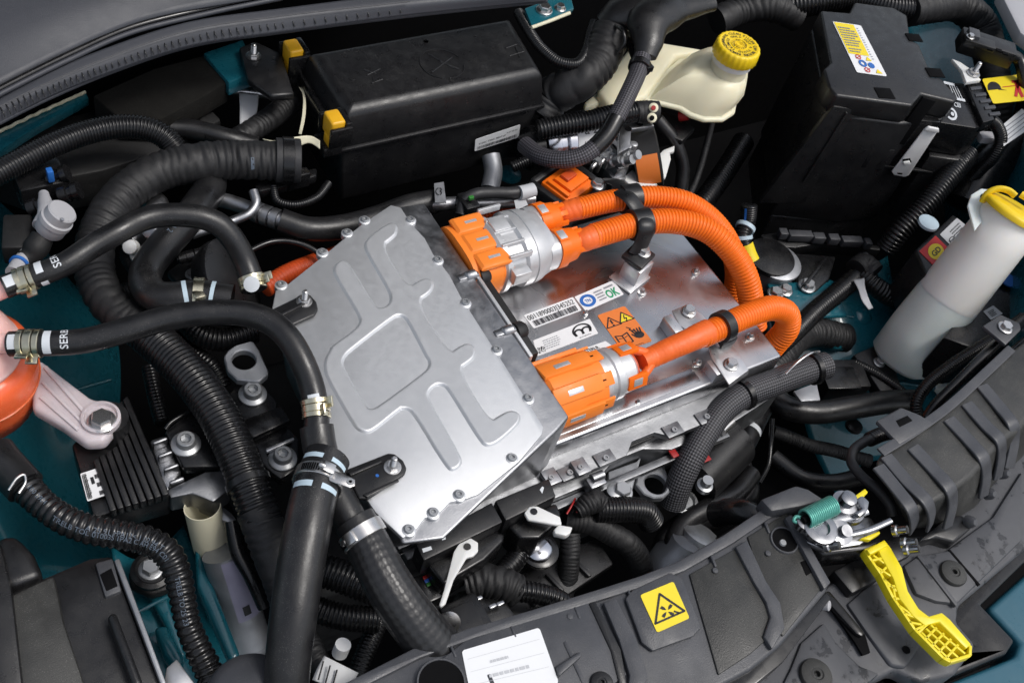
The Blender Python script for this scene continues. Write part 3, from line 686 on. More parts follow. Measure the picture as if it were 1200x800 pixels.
pr = Print(); pr.poly([(.74+.14/a_*math.cos(R(90+120*k)), .72+.14*math.sin(R(90+120*k))) for k in range(3)]).lay('yellow_print', q, 'paper_yellow', s, .0004)

# ================================================================== HIGH-VOLTAGE CONNECTORS AND ORANGE CONDUITS
ca = thing('twin_connector', 'silver and orange twin high-voltage connector plugged in at the rear of the inverter', 'connector', (.04,.09,.002))
ya, za = .089, .037
superloft('orange_base', (-.028,ya,za), X, Y, [(0,.0425,.0305,3),(.034,.0425,.0305,3),(.036,.040,.029,3),(.05,.039,.028,3)], 'orange_pale', ca)
for y0, w_ in ((.115,.011),(.089,.013),(.063,.011)):
    superloft('orange_latch', (-.022,y0,za+.0285), X, Y, [(0,w_,.0015,4),(.003,w_,.004,4),(.034,w_,.004,4),(.037,w_*.9,.002,4)], 'orange_pale', ca)
    box('latch_slot', (-.002,y0,za+.0322), .007,.0018,.0006,'cast_bright',ca,0)
superloft('silver_body', (.008,ya,za), X, Y, [(0,0.0377,0.0315,2.6),(.004,0.0419,0.0347,2.6),(.010,0.0419,0.0347,2.6),(.012,0.0391,0.0319,2.6),(.028,0.0391,0.0319,2.5),(.031,0.0428,0.0355,2.4),(.0405,0.0432,0.0360,2.3),(.0412,0.0419,0.0347,2.3),(.0424,0.0419,0.0347,2.3),(.0432,0.0432,0.0360,2.3),(.053,0.0419,0.0347,2.3),(.060,0.0382,0.0311,2.5),(.070,0.0350,0.0279,2.8),(.072,0.0313,0.0252,2.8)], 'cast_bright', ca)
for y0 in (.125,.108,.09,.072,.055): box('body_rib', (.026,y0,za+.0312), .014,.0016,.004,'cast_bright',ca,.0006)
box('body_lug', (.024,.10,za+.0325), .010,.010,.004,'cast_bright',ca,.001)
box('body_lug', (.024,.045,za+.012), .010,.006,.008,'cast_bright',ca,.001)
for k, y0 in enumerate((.1105,.0700)):
    superloft('silver_nose', (.07,y0,za+.003), X, Y, [(0,.0185,.021,2.6),(.026,.0185,.021,2.6),(.028,.016,.018,2.6)], 'cast_bright', ca)
    oc = superloft('orange_clip', (.083,y0,za+.004), X, Y, [(0,.0195,.0215,2.8),(.012,.0195,.0215,2.8),(.013,.0175,.0195,2.6),(.026,.0165,.0185,2.4),(.030,.014,.015,2)], 'orange', ca)
    box('clip_window', (.089,y0,za+.0255), .0045,.006,.0012,'cast_bright',oc,.0004)
    box('clip_frame', (.089,y0,za+.0252), .0062,.0082,.001,'orange',oc,.0004)
    for j in range(4):
        a = R(40+j*40); box('clip_finger', (.112,y0+.0155*math.cos(a),za+.004+.0165*math.sin(a)), .007,.003,.0015,'orange',oc,.0005,ay=Vector((0,-math.sin(a),math.cos(a))),az=Vector((0,math.cos(a),math.sin(a))))
def hv(name, label, pts, r, boot=None, **k):
    o, p = tube(name, pts, r, 'orange', None, ribs=1, depth=.13, pitch_mm=4.2, segs=26)
    tag(o, label, 'conduit', 'orange high-voltage conduits')
    return o, p
zc = za+.004
c1, p1 = hv('orange_conduit', 'rear orange corrugated conduit of the twin connector, arching over the far side', [(676,245,.052),(715,236,.054),(765,231,.055),(805,238,.05),(838,262,.03),(857,292,0),(863,320,-.03),(860,345,-.06),(855,375,-.10)], 13.5)
c2, p2 = hv('orange_conduit', 'front orange corrugated conduit of the twin connector, curving down beyond the cover corner', [(694,277,.050),(745,263,.053),(785,259,.053),(825,268,.048),(855,292,.035),(873,322,.012),(880,350,-.015),(884,385,-.05)], 15)
b1, _ = tube('shrink_sleeve', [(640,256,za+.004,10),(650,253,za+.005,12),(665,248,.048,13),(680,244,.052,13.6)], 13, 'orange_tape', c1, wrinkle=.012)
b2, _ = tube('shrink_sleeve', [(662,288,za+.004,10),(672,285,za+.005,13),(685,281,.048,14),(700,275.5,.050,14.6)], 13, 'orange_tape', c2, wrinkle=.012)
# connector at the front
cb = thing('round_connector', 'orange castellated high-voltage connector with silver collar at the front corner of the inverter', 'connector', (.02,-.088,.001))
yb, zb = -.089, .026
lathe('orange_shell', (-.029,yb,zb), X, [(0,.030),(.004,.0345),(.030,.0345),(.040,.0325),(.066,.0320),(.068,.026)], 'orange_pale', cb, 56, 30)
lathe('inner_ring', (.036,yb,zb), X, [(0,.024),(.010,.024)], 'cast_bright', cb, 30)
for a in range(-20, 220, 48):
    aa = R(a); n_ = Vector((0,math.cos(aa),math.sin(aa))); t_ = Vector((0,-math.sin(aa),math.cos(aa)))
    bx = box('shell_rib', Vector((.0,yb,zb))+n_*.0345, .029,.0085,.0026,'orange_pale',cb,.0012,ay=t_,az=n_)
    box('shell_slot', Vector((-.004,yb,zb))+n_*.0367, .009,.0028,.0008,'cast_bright',bx,.0003,ay=t_,az=n_)
    box('shell_tongue', Vector((.031,yb,zb))+n_*.0330, .012,.007,.0014,'orange_pale',cb,.0006,ay=t_,az=n_)
    box('tongue_gap', Vector((.026,yb,zb))+(n_*.0343), .008,.0007,.0006,'dark',cb,0,ay=t_,az=n_)
lathe('silver_collar', (.038,yb,zb), X, [(0,.0285),(.006,.029),(.008,.0265),(.014,.0265),(.016,.028),(.024,.028),(.026,.0255),(.040,.0245),(.042,.022),(.046,.020)], 'cast_bright', cb, 44, 30)
for a in (70, 160, 0):
    aa = R(a); n_ = Vector((0,math.cos(aa),math.sin(aa))); t_ = Vector((0,-math.sin(aa),math.cos(aa)))
    cl = box('clip', Vector((.078,yb,zb))+n_*.0245, .012,.008,.0022,'orange',cb,.0007,ay=t_,az=n_)
    box('clip_window', Vector((.0775,yb,zb))+n_*.0263, .0055,.0045,.0008,'cast_bright',cl,.0003,ay=t_,az=n_)
    w0 = Vector((.086,yb,zb))+n_*.019
    end = P(766,418,.034)
    tube3('phase_wire', [w0-X*.008, w0+X*.004, w0.lerp(end,.5)+n_*.003, end], [.0042,.0045,.0048,.006], 'orange_tape', cb, segs=12)
lathe('rear_cap', (.078,yb,zb), X, [(0,.021),(.006,.021),(.010,.015),(.014,.006)], 'orange_dark', cb, 30)
c3, p3 = hv('orange_conduit', 'orange corrugated conduit of the front connector, looping round the cover corner', [(822,394,.045),(850,381,.045),(880,368,.042),(905,361,.034),(922,368,.018),(922,385,-.004),(908,402,-.03),(893,420,-.06)], 15)
tube('taped_sleeve', [(752,424,.034,12),(765,418,.035,13),(782,410,.040,13.5),(805,400,.045,14),(820,393,.046,15),(830,389,.046,15.6)], 14, 'orange_tape', c3, wrinkle=.006)
# black P-clamp over the two rear conduits, on its standoff
pc = thing('cable_clamp', 'black double cable clamp holding the two rear orange conduits on a silver standoff', 'clamp', P(745,318,0))
for p_, s_ in ((p1, .33), (p2, .30)):
    best = min(((P(738 if p_ is p1 else 750, 234 if p_ is p1 else 262, path_at(p_, p_.len*k/200)[0].z)-path_at(p_, p_.len*k/200)[0]).length, k) for k in range(200))[1]
    ring('clamp_loop', p_, p_.len*best/200, .022, 'black_plastic', pc, 1.04, .003, 36)
tube3('strap', [P(726,224,.066),P(738,232,.071),P(749,247,.066),P(758,265,.066),P(752,285,.045),P(745,298,.032)], [.010]*6, 'black_plastic', pc, sq=.28, segs=16)
box('foot', P(748,300,.030), .016,.014,.003,'black_plastic',pc,.002, ax=(X*.8+Y*.35).normalized(), ay=(Y*.8-X*.35).normalized())
bolt('hex', P(754,296,.033), .0085, pc, 'steel')
tube3('back_arm', [P(735,226,.066),P(722,214,.06),P(708,212,.04)], [.009]*3, 'black_plastic', pc, sq=.35)
bolt('hex', P(700,217,.05), .0085, pc, 'steel')
box('standoff', P(745,316,.012), .014,.012,.014,'bracket_alu',inv,.0015, ax=(X*.9+Y*.3).normalized(), ay=(Y*.9-X*.3).normalized())
box('standoff_foot', P(738,325,.002), .020,.016,.0015,'bracket_alu',inv,.001, ax=(X*.9+Y*.3).normalized(), ay=(Y*.9-X*.3).normalized())
# sheet brackets under the front conduit
sb = thing('sheet_bracket', 'bent silver sheet bracket with two bolts under the front orange conduit', 'bracket', P(830,400,.002))
prism('plate', PL(.016, E_(625,212),E_(688,186),E_(745,228),E_(772,262),E_(800,330),E_(860,335),E_(925,445),E_(848,500),E_(780,398),E_(765,345),E_(690,292),E_(655,270)), .002, 'bracket_alu', sb, .0008)
box('leg', P(*E_(622,280),.008), .006,.012,.008,'bracket_alu',sb,.0008)
box('leg', P(*E_(790,450),.004), .008,.010,.010,'bracket_alu',sb,.0008)
tube('stiffening_bead', [(*E_(735,300),.0165),(*E_(775,320),.0165),(*E_(815,350),.0165)], 3, 'bracket_alu', sb, segs=10)
prism('front_tab', [P(*E_(848,500),.014),P(*E_(925,445),.014),P(*E_(922,462),-.004),P(*E_(850,515),-.004)], Vector((0,.002,0)), 'bracket_alu', sb, .0006)
bolt('hex', P(*E_(690,218),.017), .0085, sb, 'steel'); bolt('hex', P(*E_(855,425),.0165), .0085, sb, 'steel')
cl = thing('cable_tie_clamp', 'narrow black clamp round the front orange conduit above the sheet bracket', 'clamp', P(*E_(840,320),.018))
best = min(((P(848,383,path_at(p3,p3.len*k/200)[0].z)-path_at(p3,p3.len*k/200)[0]).length, k) for k in range(200))[1]
ring('clamp_loop', p3, p3.len*best/200, .012, 'black_plastic', cl, 1.03, .003, 36)
box('clamp_base', P(*E_(830,315),.022), .010,.010,.006,'black_plastic',cl,.002)
# ================================================================== FUSE BOX
fb = thing('fuse_box', 'large black plastic fuse box with rounded lid and yellow clips at the rear', 'fuse box', (.06,.335,-.04))
def outl(z, g=0.0, dx=0): return [Vector((-.070-g+dx,.282-g,z)),Vector((.190+g,.282-g,z)),Vector((.204+g,.392+g,z)),Vector((-.070-g+dx,.392+g,z))]
bm = bmesh.new()
top = outl(.094,-.004); mid = outl(.047,.004)
vt = [bm.verts.new(p) for p in top]; vb = [bm.verts.new(p) for p in mid]
bm.faces.new(vt); bm.faces.new(vb[::-1])
for i in range(4): bm.faces.new((vt[i],vb[i],vb[(i+1)%4],vt[(i+1)%4]))
bmesh.ops.recalc_face_normals(bm, faces=bm.faces)
te = [e for e in bm.edges if all(v in vt for v in e.verts)]; 
bmesh.ops.bevel(bm, geom=te, offset=.011, segments=5, profile=.5, affect='EDGES')
bevel_all(bm, .002, 2, 30)
lidb = bmobj('lid', bm, 'black_plastic', fb)
prism('lip', outl(.0465,.007), .005, 'black_plastic', fb, .0015)
prism('body', outl(.0412,.003), .085, 'black_plastic', fb, .004, 3, shrink=.93)
prism('end_fairing', [P(*Z2(300,310),.08),P(*Z2(350,375),.085),P(*Z2(330,470),.045),P(*Z2(280,440),.045),P(*Z2(275,350),.07)], Vector((.004,.02,0)), 'black_plastic', fb, .003)
# moulded marks on the lid
zz = .0943
def ridge(par, pts, r=.0009, z=zz): tube3('moulded_mark', [P(*Z2(a,b), z) for a,b in pts], [r]*len(pts), 'black_plastic', par, segs=6)
cc = P(*Z2(645,222), zz)
tube3('moulded_ring', [cc+Vector((.026*math.cos(a),.026*math.sin(a),0)) for a in np.linspace(R(10),R(250),22)], [.0009]*22, 'black_plastic', lidb, segs=6)
tube3('moulded_ring', [cc+Vector((.026*math.cos(a),.026*math.sin(a),0)) for a in np.linspace(R(262),R(340),10)], [.0009]*10, 'black_plastic', lidb, segs=6)
for l in ([(598,188),(690,240)],[(680,200),(610,252)],[(640,215),(705,240)],[(375,243),(418,256)],[(385,262),(430,240)],[(400,290),(440,276)],[(405,270),(412,290)],[(868,168),(905,155)],[(880,195),(930,180)],[(900,160),(915,200)]): ridge(lidb, l)
for a, b in ((590,145),(335,275),(590,145)): lathe('moulded_dot', P(*Z2(a,b),zz), Z, [(0,.0032),(.0006,.003),(.0006,.0018),(.0001,.0016)], 'black_plastic', lidb, 16)
# end frame and yellow clips
for k, (c0, ) in enumerate((((343,66),),((391,149),))):
    z0 = .075; c = P(c0[0], c0[1], z0)
    cl = box('yellow_clip', c+Z*.003, .0085,.0115,.013, 'amber', fb, .003, seg=3)
    box('clip_tongue', c+Vector((-.006,-.004,-.016)), .0035,.0075,.010,'amber',cl,.0015)
    for sy in (-1,1): box('clip_guard', c+Vector((.002,sy*.0145,-.003)), .013,.0024,.013,'black_smooth',fb,.0015)
    box('clip_back', c+Vector((.0115,0,.002)), .0035,.014,.012,'black_smooth',fb,.0015)
    prism('clip_shield', [c+Vector(v) for v in ((-.016,-.014,-.018),(.006,-.014,-.018),(.006,.014,-.018),(-.016,.014,-.018))], .012, 'black_smooth', fb, .002)
prism('end_rail', [P(345,76,.062),P(352,74,.062),P(388,136,.062),P(380,139,.062)], .02, 'black_smooth', fb, .002)
# label on the front wall
fp, fn = Vector((0,.2785,0)), Vector((0,-1,0))
fn = Vector((0,-1,-.045)).normalized(); fp = Vector((0,.2768,.02))
q = [PN(*Z2(x,y), fp, fn)+fn*.001 for x,y in ((757,523),(910,474),(916,430),(760,482))]
s = sticker('label', q, 'paper', fb, .0004); Print().bars(.06,.95,.10,.34,36).text('512AC 73001 PBAT 01',.08,.48,.14,.6).text('3.21 05.42',.70,.66,.12,.24).lay('label_print', q, 'ink', s, .0009)
tube('chalk_mark', [(*Z2(310,622),-.012),(*Z2(400,600),-.012),(*Z2(482,580),-.012)], .8, 'ink_white', fb, segs=6)
# masking-tape scraps at the left end
o = sheet('masking_tape', [R3((*Z2(22,482),.062),(*Z2(60,488),.064),(*Z2(120,478),.066),(*Z2(190,472),.066),(*Z2(222,488),.065)), R3((*Z2(55,515),.05),(*Z2(85,528),.052),(*Z2(135,515),.055),(*Z2(185,497),.06),(*Z2(222,518),.058))], 'cream', None, .0003)
tag(o, 'torn strip of cream masking tape beside the lower yellow clip', 'tape')
o = sheet('masking_tape', [R3((*Z2(148,302),.05),(*Z2(162,330),.05),(*Z2(160,400),.048),(*Z2(148,465),.045)), R3((*Z2(165,308),.05),(*Z2(172,340),.05),(*Z2(172,400),.048),(*Z2(158,468),.045))], 'cream', None, .0003)
tag(o, 'thin strip of cream masking tape hanging between the two yellow clips', 'tape')

# ================================================================== BRAKE FLUID RESERVOIR
br = thing('brake_reservoir', 'cream translucent brake fluid reservoir with yellow ribbed cap', 'reservoir', P(830,120,.0))
nb = P(857,73,.078)
foot = [Z3(632,465),Z3(660,420),Z3(720,340),Z3(800,275),Z3(940,250),Z3(1060,340),Z3(1045,470),Z3(1035,520),Z3(985,552),Z3(900,552),Z3(840,532),Z3(790,500),Z3(700,478)]
_f = PL(.022, *foot); _c = sum(_f, Vector())/len(_f)
prism('rim', [_c+(p-_c)*1.07 for p in _f], .007, 'tank_cream', br, .003, 3)
ft = PL(.022, *foot); cen = sum(ft, Vector())/len(ft)
secs = []
for t, k, z_ in ((0,.95,.020),(.3,.93,.035),(.6,.86,.046),(.8,.74,.058),(.92,.6,.064),(1,.35,.067)):
    c = cen.lerp(nb, t*.75); secs.append([Vector((c.x+(p.x-cen.x)*k, c.y+(p.y-cen.y)*k, z_)) for p in ft])
loft('tank', secs, 'tank_cream', br, smooth=60)
lathe('neck', Vector((nb.x,nb.y,.016)), Z, [(0,.029),(.03,.0265),(.05,.0245),(.061,.0235),(.063,.0235)], 'tank_cream', br, 36)
lathe('collar', Vector((nb.x,nb.y,.078)), Z, [(0,.0245),(.001,.0265),(.008,.0265),(.009,.0245)], 'white_plastic', br, 36)
cp = lathe('cap', Vector((nb.x,nb.y,.0875)), Z, [(0,.0285),(.002,.030),(.016,.029),(.0185,.0275),(.019,.0255),(.0185,.0245)], 'yellow', br, 96, 50, lobes=24, ld=.018)
ctop = Vector((nb.x,nb.y,.0875+.0187))
for r_ in (.0105,.006,.0035): lathe('cap_ring', ctop-Z*.0005, Z, [(0,r_+.0006),(.0012,r_+.0004),(.0012,r_-.0004),(0,r_-.0006)], 'yellow', cp, 36)
def ringtext(txt, r, h, par, a0, a1):
    n = len(txt); V, F = [], []
    for i, ch in enumerate(txt):
        v, f = text2d(ch, .012)
        if not v: continue
        a = a0+(a1-a0)*i/(n-1); k = h/.72; mx_ = sum(p[0] for p in v)/len(v); b = len(V)
        for x_, y_ in v:
            rr = r+(y_-.36)*k; aa = a-(x_-mx_)*k/r; V.append(ctop+Vector((rr*math.cos(aa), rr*math.sin(aa), .0004)))
        F += [[j+b for j in g] for g in f]
    mesh('cap_print', V, F, 'ink', par, 0)
ringtext('WARNING CLEAN FILLER CAP BEFORE REMOVING', .0215, .0042, cp, R(160), R(-190)); ringtext('USE ONLY DOT 4 FLUID FROM', .0155, .0038, cp, R(150), R(-200)); ringtext('SEALED CONTAINER', .0085, .003, cp, R(170), R(-180))
prism('front_tank', PL(.03, Z3(440,350),Z3(560,215),Z3(700,195),Z3(940,235),Z3(770,260),Z3(690,370),Z3(630,450),Z3(560,480),Z3(470,505),Z3(400,430)), .03, 'tank_cream', br, .006, 3)
prism('side_ear', PL(.02, Z3(340,480),Z3(400,430),Z3(440,450),Z3(420,480),Z3(345,500)), .01, 'tank_cream', br, .003)
box('tank_seam', P(*Z3(640,440),.005), .05,.003,.012, 'tank_cream', br, .002)

# ================================================================== BATTERY UNDER ITS COVER
bx_ = (P(1120,118,.1)-P(975,108,.1)); bx_.z = 0; bx_.normalize(); by_ = Vector((-bx_.y, bx_.x, 0))
bc = thing('battery_cover', 'tall matte black battery cover with yellow label and metal strap', 'battery cover', P(960,290,-.12))
out = [Z4(405,40),Z4(445,245),Z4(418,270),Z4(440,342),Z4(468,372),Z4(765,412),Z4(800,365),Z4(930,398),Z4(945,382),Z4(872,300),Z4(840,300),Z4(828,262),Z4(792,172),Z4(768,160),Z4(755,135),Z4(745,60),Z4(690,28),Z4(540,8),Z4(520,50)]
TZ = .10
tp = PL(TZ, *out)
prism('top', tp, .030, 'black_plastic', bc, .0035, 3)
low = [tp[1], tp[4], tp[5]+(tp[4]-tp[5])*.0, tp[7], tp[8], tp[14], tp[17], tp[0]]
cb_ = sum(low, Vector())/len(low)
prism('wall', [cb_+(p-cb_)*.996+Z*-.0305 for p in low], .19, 'black_plastic', bc, .004, 3, shrink=.99)
prism('lower_box', [cb_+(p-cb_)*.95+Z*-.2215 for p in low], .06, 'black_plastic', bc, .004, 3)
fn_b = -by_; f0 = P(*Z4(470,372),TZ)
def onf(x, y, d=0.0): return PN(*Z4(x,y), f0, fn_b)+fn_b*d
prism('wall_panel', [onf(x,y,.003) for x,y in ((455,410),(755,450),(560,790),(160,790))], by_*.008, 'black_plastic', bc, .002)
prism('recess_panel', [onf(x,y,.0045) for x,y in ((770,460),(870,470),(700,640),(590,625))], by_*.01, 'black_smooth', bc, .001)
for q in (((850,385),(800,370),(672,545),(725,555)),): prism('strap_slot', [onf(x,y,.006) for x,y in q], by_*.004, 'dark', bc, .0008)
for a, b, u, v in ((655,365,.012,.010),(770,148,.011,.008),(852,285,.012,.009)):
    box('notch', P(*Z4(a,b),TZ+.0002), u,v,.0008,'dark',bc,.0003,ax=bx_,ay=by_)
for q in (((500,430),(508,432),(340,700),(332,698)),((745,455),(752,456),(575,690),(568,688)),((560,625),(900,668),(896,676),(556,633))): prism('moulded_ledge', [onf(x,y,.006) for x,y in q], by_*.006, 'black_plastic', bc, .0008)
prism('front_step', [onf(x,y,.0085) for x,y in ((600,560),(690,572),(640,650),(552,640))], by_*.01, 'black_plastic', bc, .002)
st = prism('metal_strap', [onf(x,y,.012) for x,y in ((800,480),(852,486),(738,662),(722,668),(680,660),(672,648))], by_*.0022, 'strap', bc, .0008)
prism('strap_head', [onf(x,y,.0155) for x,y in ((795,478),(812,466),(852,474),(852,490),(800,484))], by_*.004, 'strap', st, .0015)
prism('strap_hole', [onf(x,y,.0125) for x,y in ((712,598),(742,594),(748,610),(716,616))], by_*.0004, 'dark', st, 0)
prism('strap_pin', [onf(x,y,.016) for x,y in ((714,604),(738,600),(742,610),(716,614))], by_*.003, 'white_plastic', st, .0005)
prism('strap_mark', [onf(x,y,.0125) for x,y in ((692,650),(712,652),(712,657),(694,656))], by_*.0004, 'dark', st, 0)
q = [P(*Z4(a,b),TZ+.0004) for a,b in ((547,284),(665,300),(562,101),(452,85))]
s = sticker('label', q, 'paper', bc, .0004)
Print().rect(.03,.36,.72,.985).lay('yellow_field', q, 'paper_yellow', s, .0008)
Print().smalltext(.08,.66,.52,.92,8,.5).smalltext(.1,.6,.40,.5,2).smalltext(.76,.84,.3,.95,14,.3).lay('label_print', q, 'ink_grey', s, .0012)
pr = Print(); pr.arc(.35,.19,.05,.035,.52); pr.disc(.62,.17,.055,.52); pr.lay('blue_symbols', q, 'ink_blue', s, .0012)
pr = Print(); pr.arc(.30,.31,.04,.015,.52).line([(.22,.28),(.4,.34)],.014,.52); pr.arc(.40,.07,.04,.015,.52).line([(.32,.04),(.5,.1)],.014,.52); pr.lay('red_symbols', q, 'ink_red', s, .0012)
pr = Print(); pr.poly([(.52,.26),(.72,.26),(.62,.34)]); pr.poly([(.66,.03),(.88,.03),(.77,.11)]); pr.lay('yellow_symbols', q, 'paper_yellow', s, .0012)
# tray comb at the foot
ft_ = [P(*V4(355,375),-.125),P(*V4(480,355),-.125),P(*V4(1060,440),-.125),P(*V4(1060,466),-.125),P(*V4(720,425),-.125),P(*V4(560,450),-.125),P(*V4(420,440),-.125)]
prism('foot_tray', ft_, .02, 'black_plastic', bc, .002)
for a, b, wd in ((485,370,.006),(585,382,.018),(692,395,.009),(780,402,.008),(885,415,.016),(980,428,.005)):
    box('comb_tooth', P(*V4(a,b),-.116), wd,.006,.006,'grey_plastic',bc,.001,ax=bx_,ay=by_)
# the battery itself, its terminal and cable at the right
bt = thing('car_battery', 'black car battery showing white printed marks right of its cover', 'battery', P(1120,180,-.1))
prism('case', PL(.062, Z4(880,320),Z4(965,325),Z4(1048,490),Z4(1010,500),Z4(870,478),Z4(800,440)), .05, 'black_smooth', bt, .002)
prism('case_lower', PL(.01, Z4(820,530),Z4(1012,572),Z4(1012,610),Z4(990,632),Z4(830,610)), .12, 'black_plastic', bt, .003)
q = PL(.0623, Z4(905,466),Z4(1000,482),Z4(955,335),Z4(885,318))
pr = Print(); pr.rect(.0,.93,.6,1.0).rect(.5,.55,.95,.62)
for k in range(4): pr.line([(.45+k*.13,.62),(.3+k*.13,.93)],.02,.6)
pr.arc(.15,.15,.14,.06,.7,-140,140,16).disc(.2,.15,.05,.7).text('CEI',.35,.36,.12,.3,.02).lay('white_print', q, 'ink_white', bt, .0005)
tm = thing('battery_terminal', 'battery terminal clamp with black sensor block and cable beside the yellow tag', 'terminal', P(1140,100,.06))
box('sensor_block', P(*V7(620,225),.085), .040,.016,.013,'black_plastic',tm,.003,ax=(X*.72-Y*.66).normalized(),ay=(X*.66+Y*.72).normalized())
box('block_step', P(*V7(590,200),.101), .022,.010,.004,'black_plastic',tm,.0015,ax=(X*.72-Y*.66).normalized(),ay=(X*.66+Y*.72).normalized())
box('block_tip', P(*V7(553,178),.10), .008,.010,.010,'grey_plastic',tm,.0015,ax=(X*.72-Y*.66).normalized(),ay=(X*.66+Y*.72).normalized())
for a, b in ((640,232),(682,238),(712,252)): box('block_window', P(*V7(a,b),.1005), .004,.003,.001,'dark',tm,0,ax=(X*.72-Y*.66).normalized(),ay=(X*.66+Y*.72).normalized())
prism('terminal_plate', PL(.078, V7(462,275),V7(500,290),V7(560,330),V7(600,375),V7(530,385),V7(510,330)), .006, 'white_plastic', tm, .001)
bolt('stud', P(*V7(562,345),.079), .0095, tm, 'steel'); bolt('hex', P(*V7(548,175),.106), .006, tm, 'steel')
prism('fuse_holder', PL(.07, V7(530,390),V7(600,385),V7(665,560),V7(610,575)), .02, 'black_smooth', tm, .002)
for k in range(5): prism('holder_rib', PL(.0715, *[V7(548+k*22+dx, 408+k*30+dy) for dx,dy in ((0,0),(50,-6),(56,8),(6,14))]), .003, 'grey_plastic', tm, .0004)
o, p_ = tube('ground_cable', [(*V7(640,560),.058),(*V7(672,590),.05),(*V7(692,650),.035),(*V7(660,730),.01),(*V7(600,790),-.02),(*V7(540,850),-.05)], 7.5, 'corrugated', None, ribs=1, depth=.12, pitch_mm=3); tag(o, 'thin ribbed black cable dropping from the battery terminal', 'cable')
o, p_ = tube('grey_cable', [(*V7(735,255),.085),(*V7(775,280),.08),(*V7(795,340),.07),(*V7(798,420),.05),(*V7(790,500),.02),(*V7(770,560),0)], 7, 'black_smooth', None); tag(o, 'smooth black cable looping behind the yellow tag', 'cable')
q = PL(.055, V7(655,488),V7(830,470),V7(830,345),V7(602,372))
yt = thing('hanging_tag', 'yellow warning tag with black cap and red strap symbols at the right edge', 'tag', P(1180,110,.05))
s = sticker('card', q, 'paper_yellow', yt, .0006)
pr = Print(); pr.poly([(.02+.30*t,.52) for t in (0,1)]+[(.02+.15+.15*math.cos(R(a)), .52+.32*math.sin(R(a))) for a in range(0,181,15)]).poly([(.26,.55),(.44,.44),(.24,.50)]); pr.lay('cap_symbol', q, 'ink', s, .001)
pr = Print(); pr.line([(.36,.58),(.95,.58)],.03,1.5).line([(.62,.2),(.72,.75)],.12,1.5).line([(.78,.15),(.66,.75)],.12,1.5).line([(.60,.75),(.80,.72)],.1,1.5); pr.lay('strap_symbol', q, 'ink_red', s, .0012)
o = thing('paper_tag', 'white folded paper tag sticking out right of the battery', 'tag', P(1185,140,.02))
prism('leaf', PL(.035, V7(695,590),V7(790,510),V7(830,540),V7(830,600),V7(705,685)), .0008, 'paper', o, 0)
for k in range(4): prism('ruling', PL(.0356, V7(705+k*3,600+k*20),V7(825,512+k*20),V7(826,515+k*20),V7(706+k*3,604+k*20)), .0003, 'ink_grey', o, 0)
o = box('small_clip', P(*V7(620,645),.02), .012,.008,.006,'valve_grey',None,.003,ax=bx_,ay=by_); tag(o, 'small grey plastic clip beside the battery terminal cable', 'clip')
# ribbed hoses behind the battery
o, p_ = tube('ribbed_hose', [(900,12,.03),(945,4,.05),(1000,-2,.06),(1045,8,.06),(1075,10,.06)], 16, 'corrugated', None, ribs=1, depth=.13, pitch_mm=5); tag(o, 'ribbed black hose along the top edge behind the battery', 'hose')
o, p_ = tube('wrapped_hose', [(1065,12,.06),(1095,8,.06),(1125,8,.05),(1150,30,.03),(1160,65,.01),(1166,110,-.02),(1170,150,-.05)], 19, 'tape', None, wrinkle=.022); tag(o, 'thick tape-wrapped hose curving down at the top right corner', 'hose')
o, p_ = tube('wrapped_hose', [(840,25,.02),(870,12,.03),(905,8,.04),(935,20,.03)], 17, 'tape', None, wrinkle=.025); tag(o, 'tape-wrapped hose above the brake reservoir cap', 'hose')
# side edge of the wing top right
o = prism('wing_edge', PL(.10, (1172,-10),(1215,-10),(1215,52),(1196,38)), .02, 'valve_grey', None, .003); tag(o, 'pale grey body edge in the top right corner', 'body panel')

# ================================================================== CENTRE REAR: duct, harness, ABS pump
o = thing('cable_duct', 'branching smooth black plastic cable duct between fuse box and brake reservoir', 'duct', P(740,50,.1))
tube3('trunk', [P(*Z3(930,10),.13),P(*Z3(800,30),.13),P(*Z3(700,60),.13),P(*Z3(640,110),.13),P(*Z3(640,190),.125),P(*Z3(625,265),.115)], [m_*mpp(P(750,50,.1)) for m_ in (14,20,27,26,18,13)], 'black_plastic', o, sq=.7, segs=24)
tube3('branch', [P(*Z3(760,50),.12),P(*Z3(620,60),.125),P(*Z3(500,70),.115),P(*Z3(430,120),.10)], [m_*mpp(P(750,50,.1)) for m_ in (20,26,24,17)], 'black_plastic', o, sq=.7)
tube3('strap', [P(*Z3(480,120),.118),P(*Z3(520,150),.126),P(*Z3(528,200),.118),P(*Z3(500,245),.105)], [.0022]*4, 'black_smooth', o)
box('side_clip', P(*Z3(575,240),.10), .006,.020,.006,'black_smooth',o,.002,ax=(X*.9-Y*.3).normalized(),ay=(Y*.9+X*.3).normalized())
o, p_ = tube('wrapped_harness', [(*Z3(470,150),.10),(*Z3(440,220),.09),(*Z3(400,300),.08),(*Z3(330,370),.07),(*Z3(250,420),.055),(*Z3(190,450),.04),(*Z3(130,540),.02)], 23, 'tape', None, wrinkle=.03); tag(o, 'thick tape-wrapped harness entering the right end of the fuse box', 'harness')
o, p_ = tube('ribbed_hose', [(*Z3(30,60),.085),(*Z3(75,140),.09),(*Z3(140,230),.09),(*Z3(220,290),.09),(*Z3(300,300),.09),(*Z3(345,250),.09),(*Z3(365,170),.09),(*Z3(385,110),.09)], 6.5, 'corrugated', None, ribs=1, pitch_mm=2.6); tag(o, 'thin ribbed black hose looping beside the teal hinge plate', 'hose')
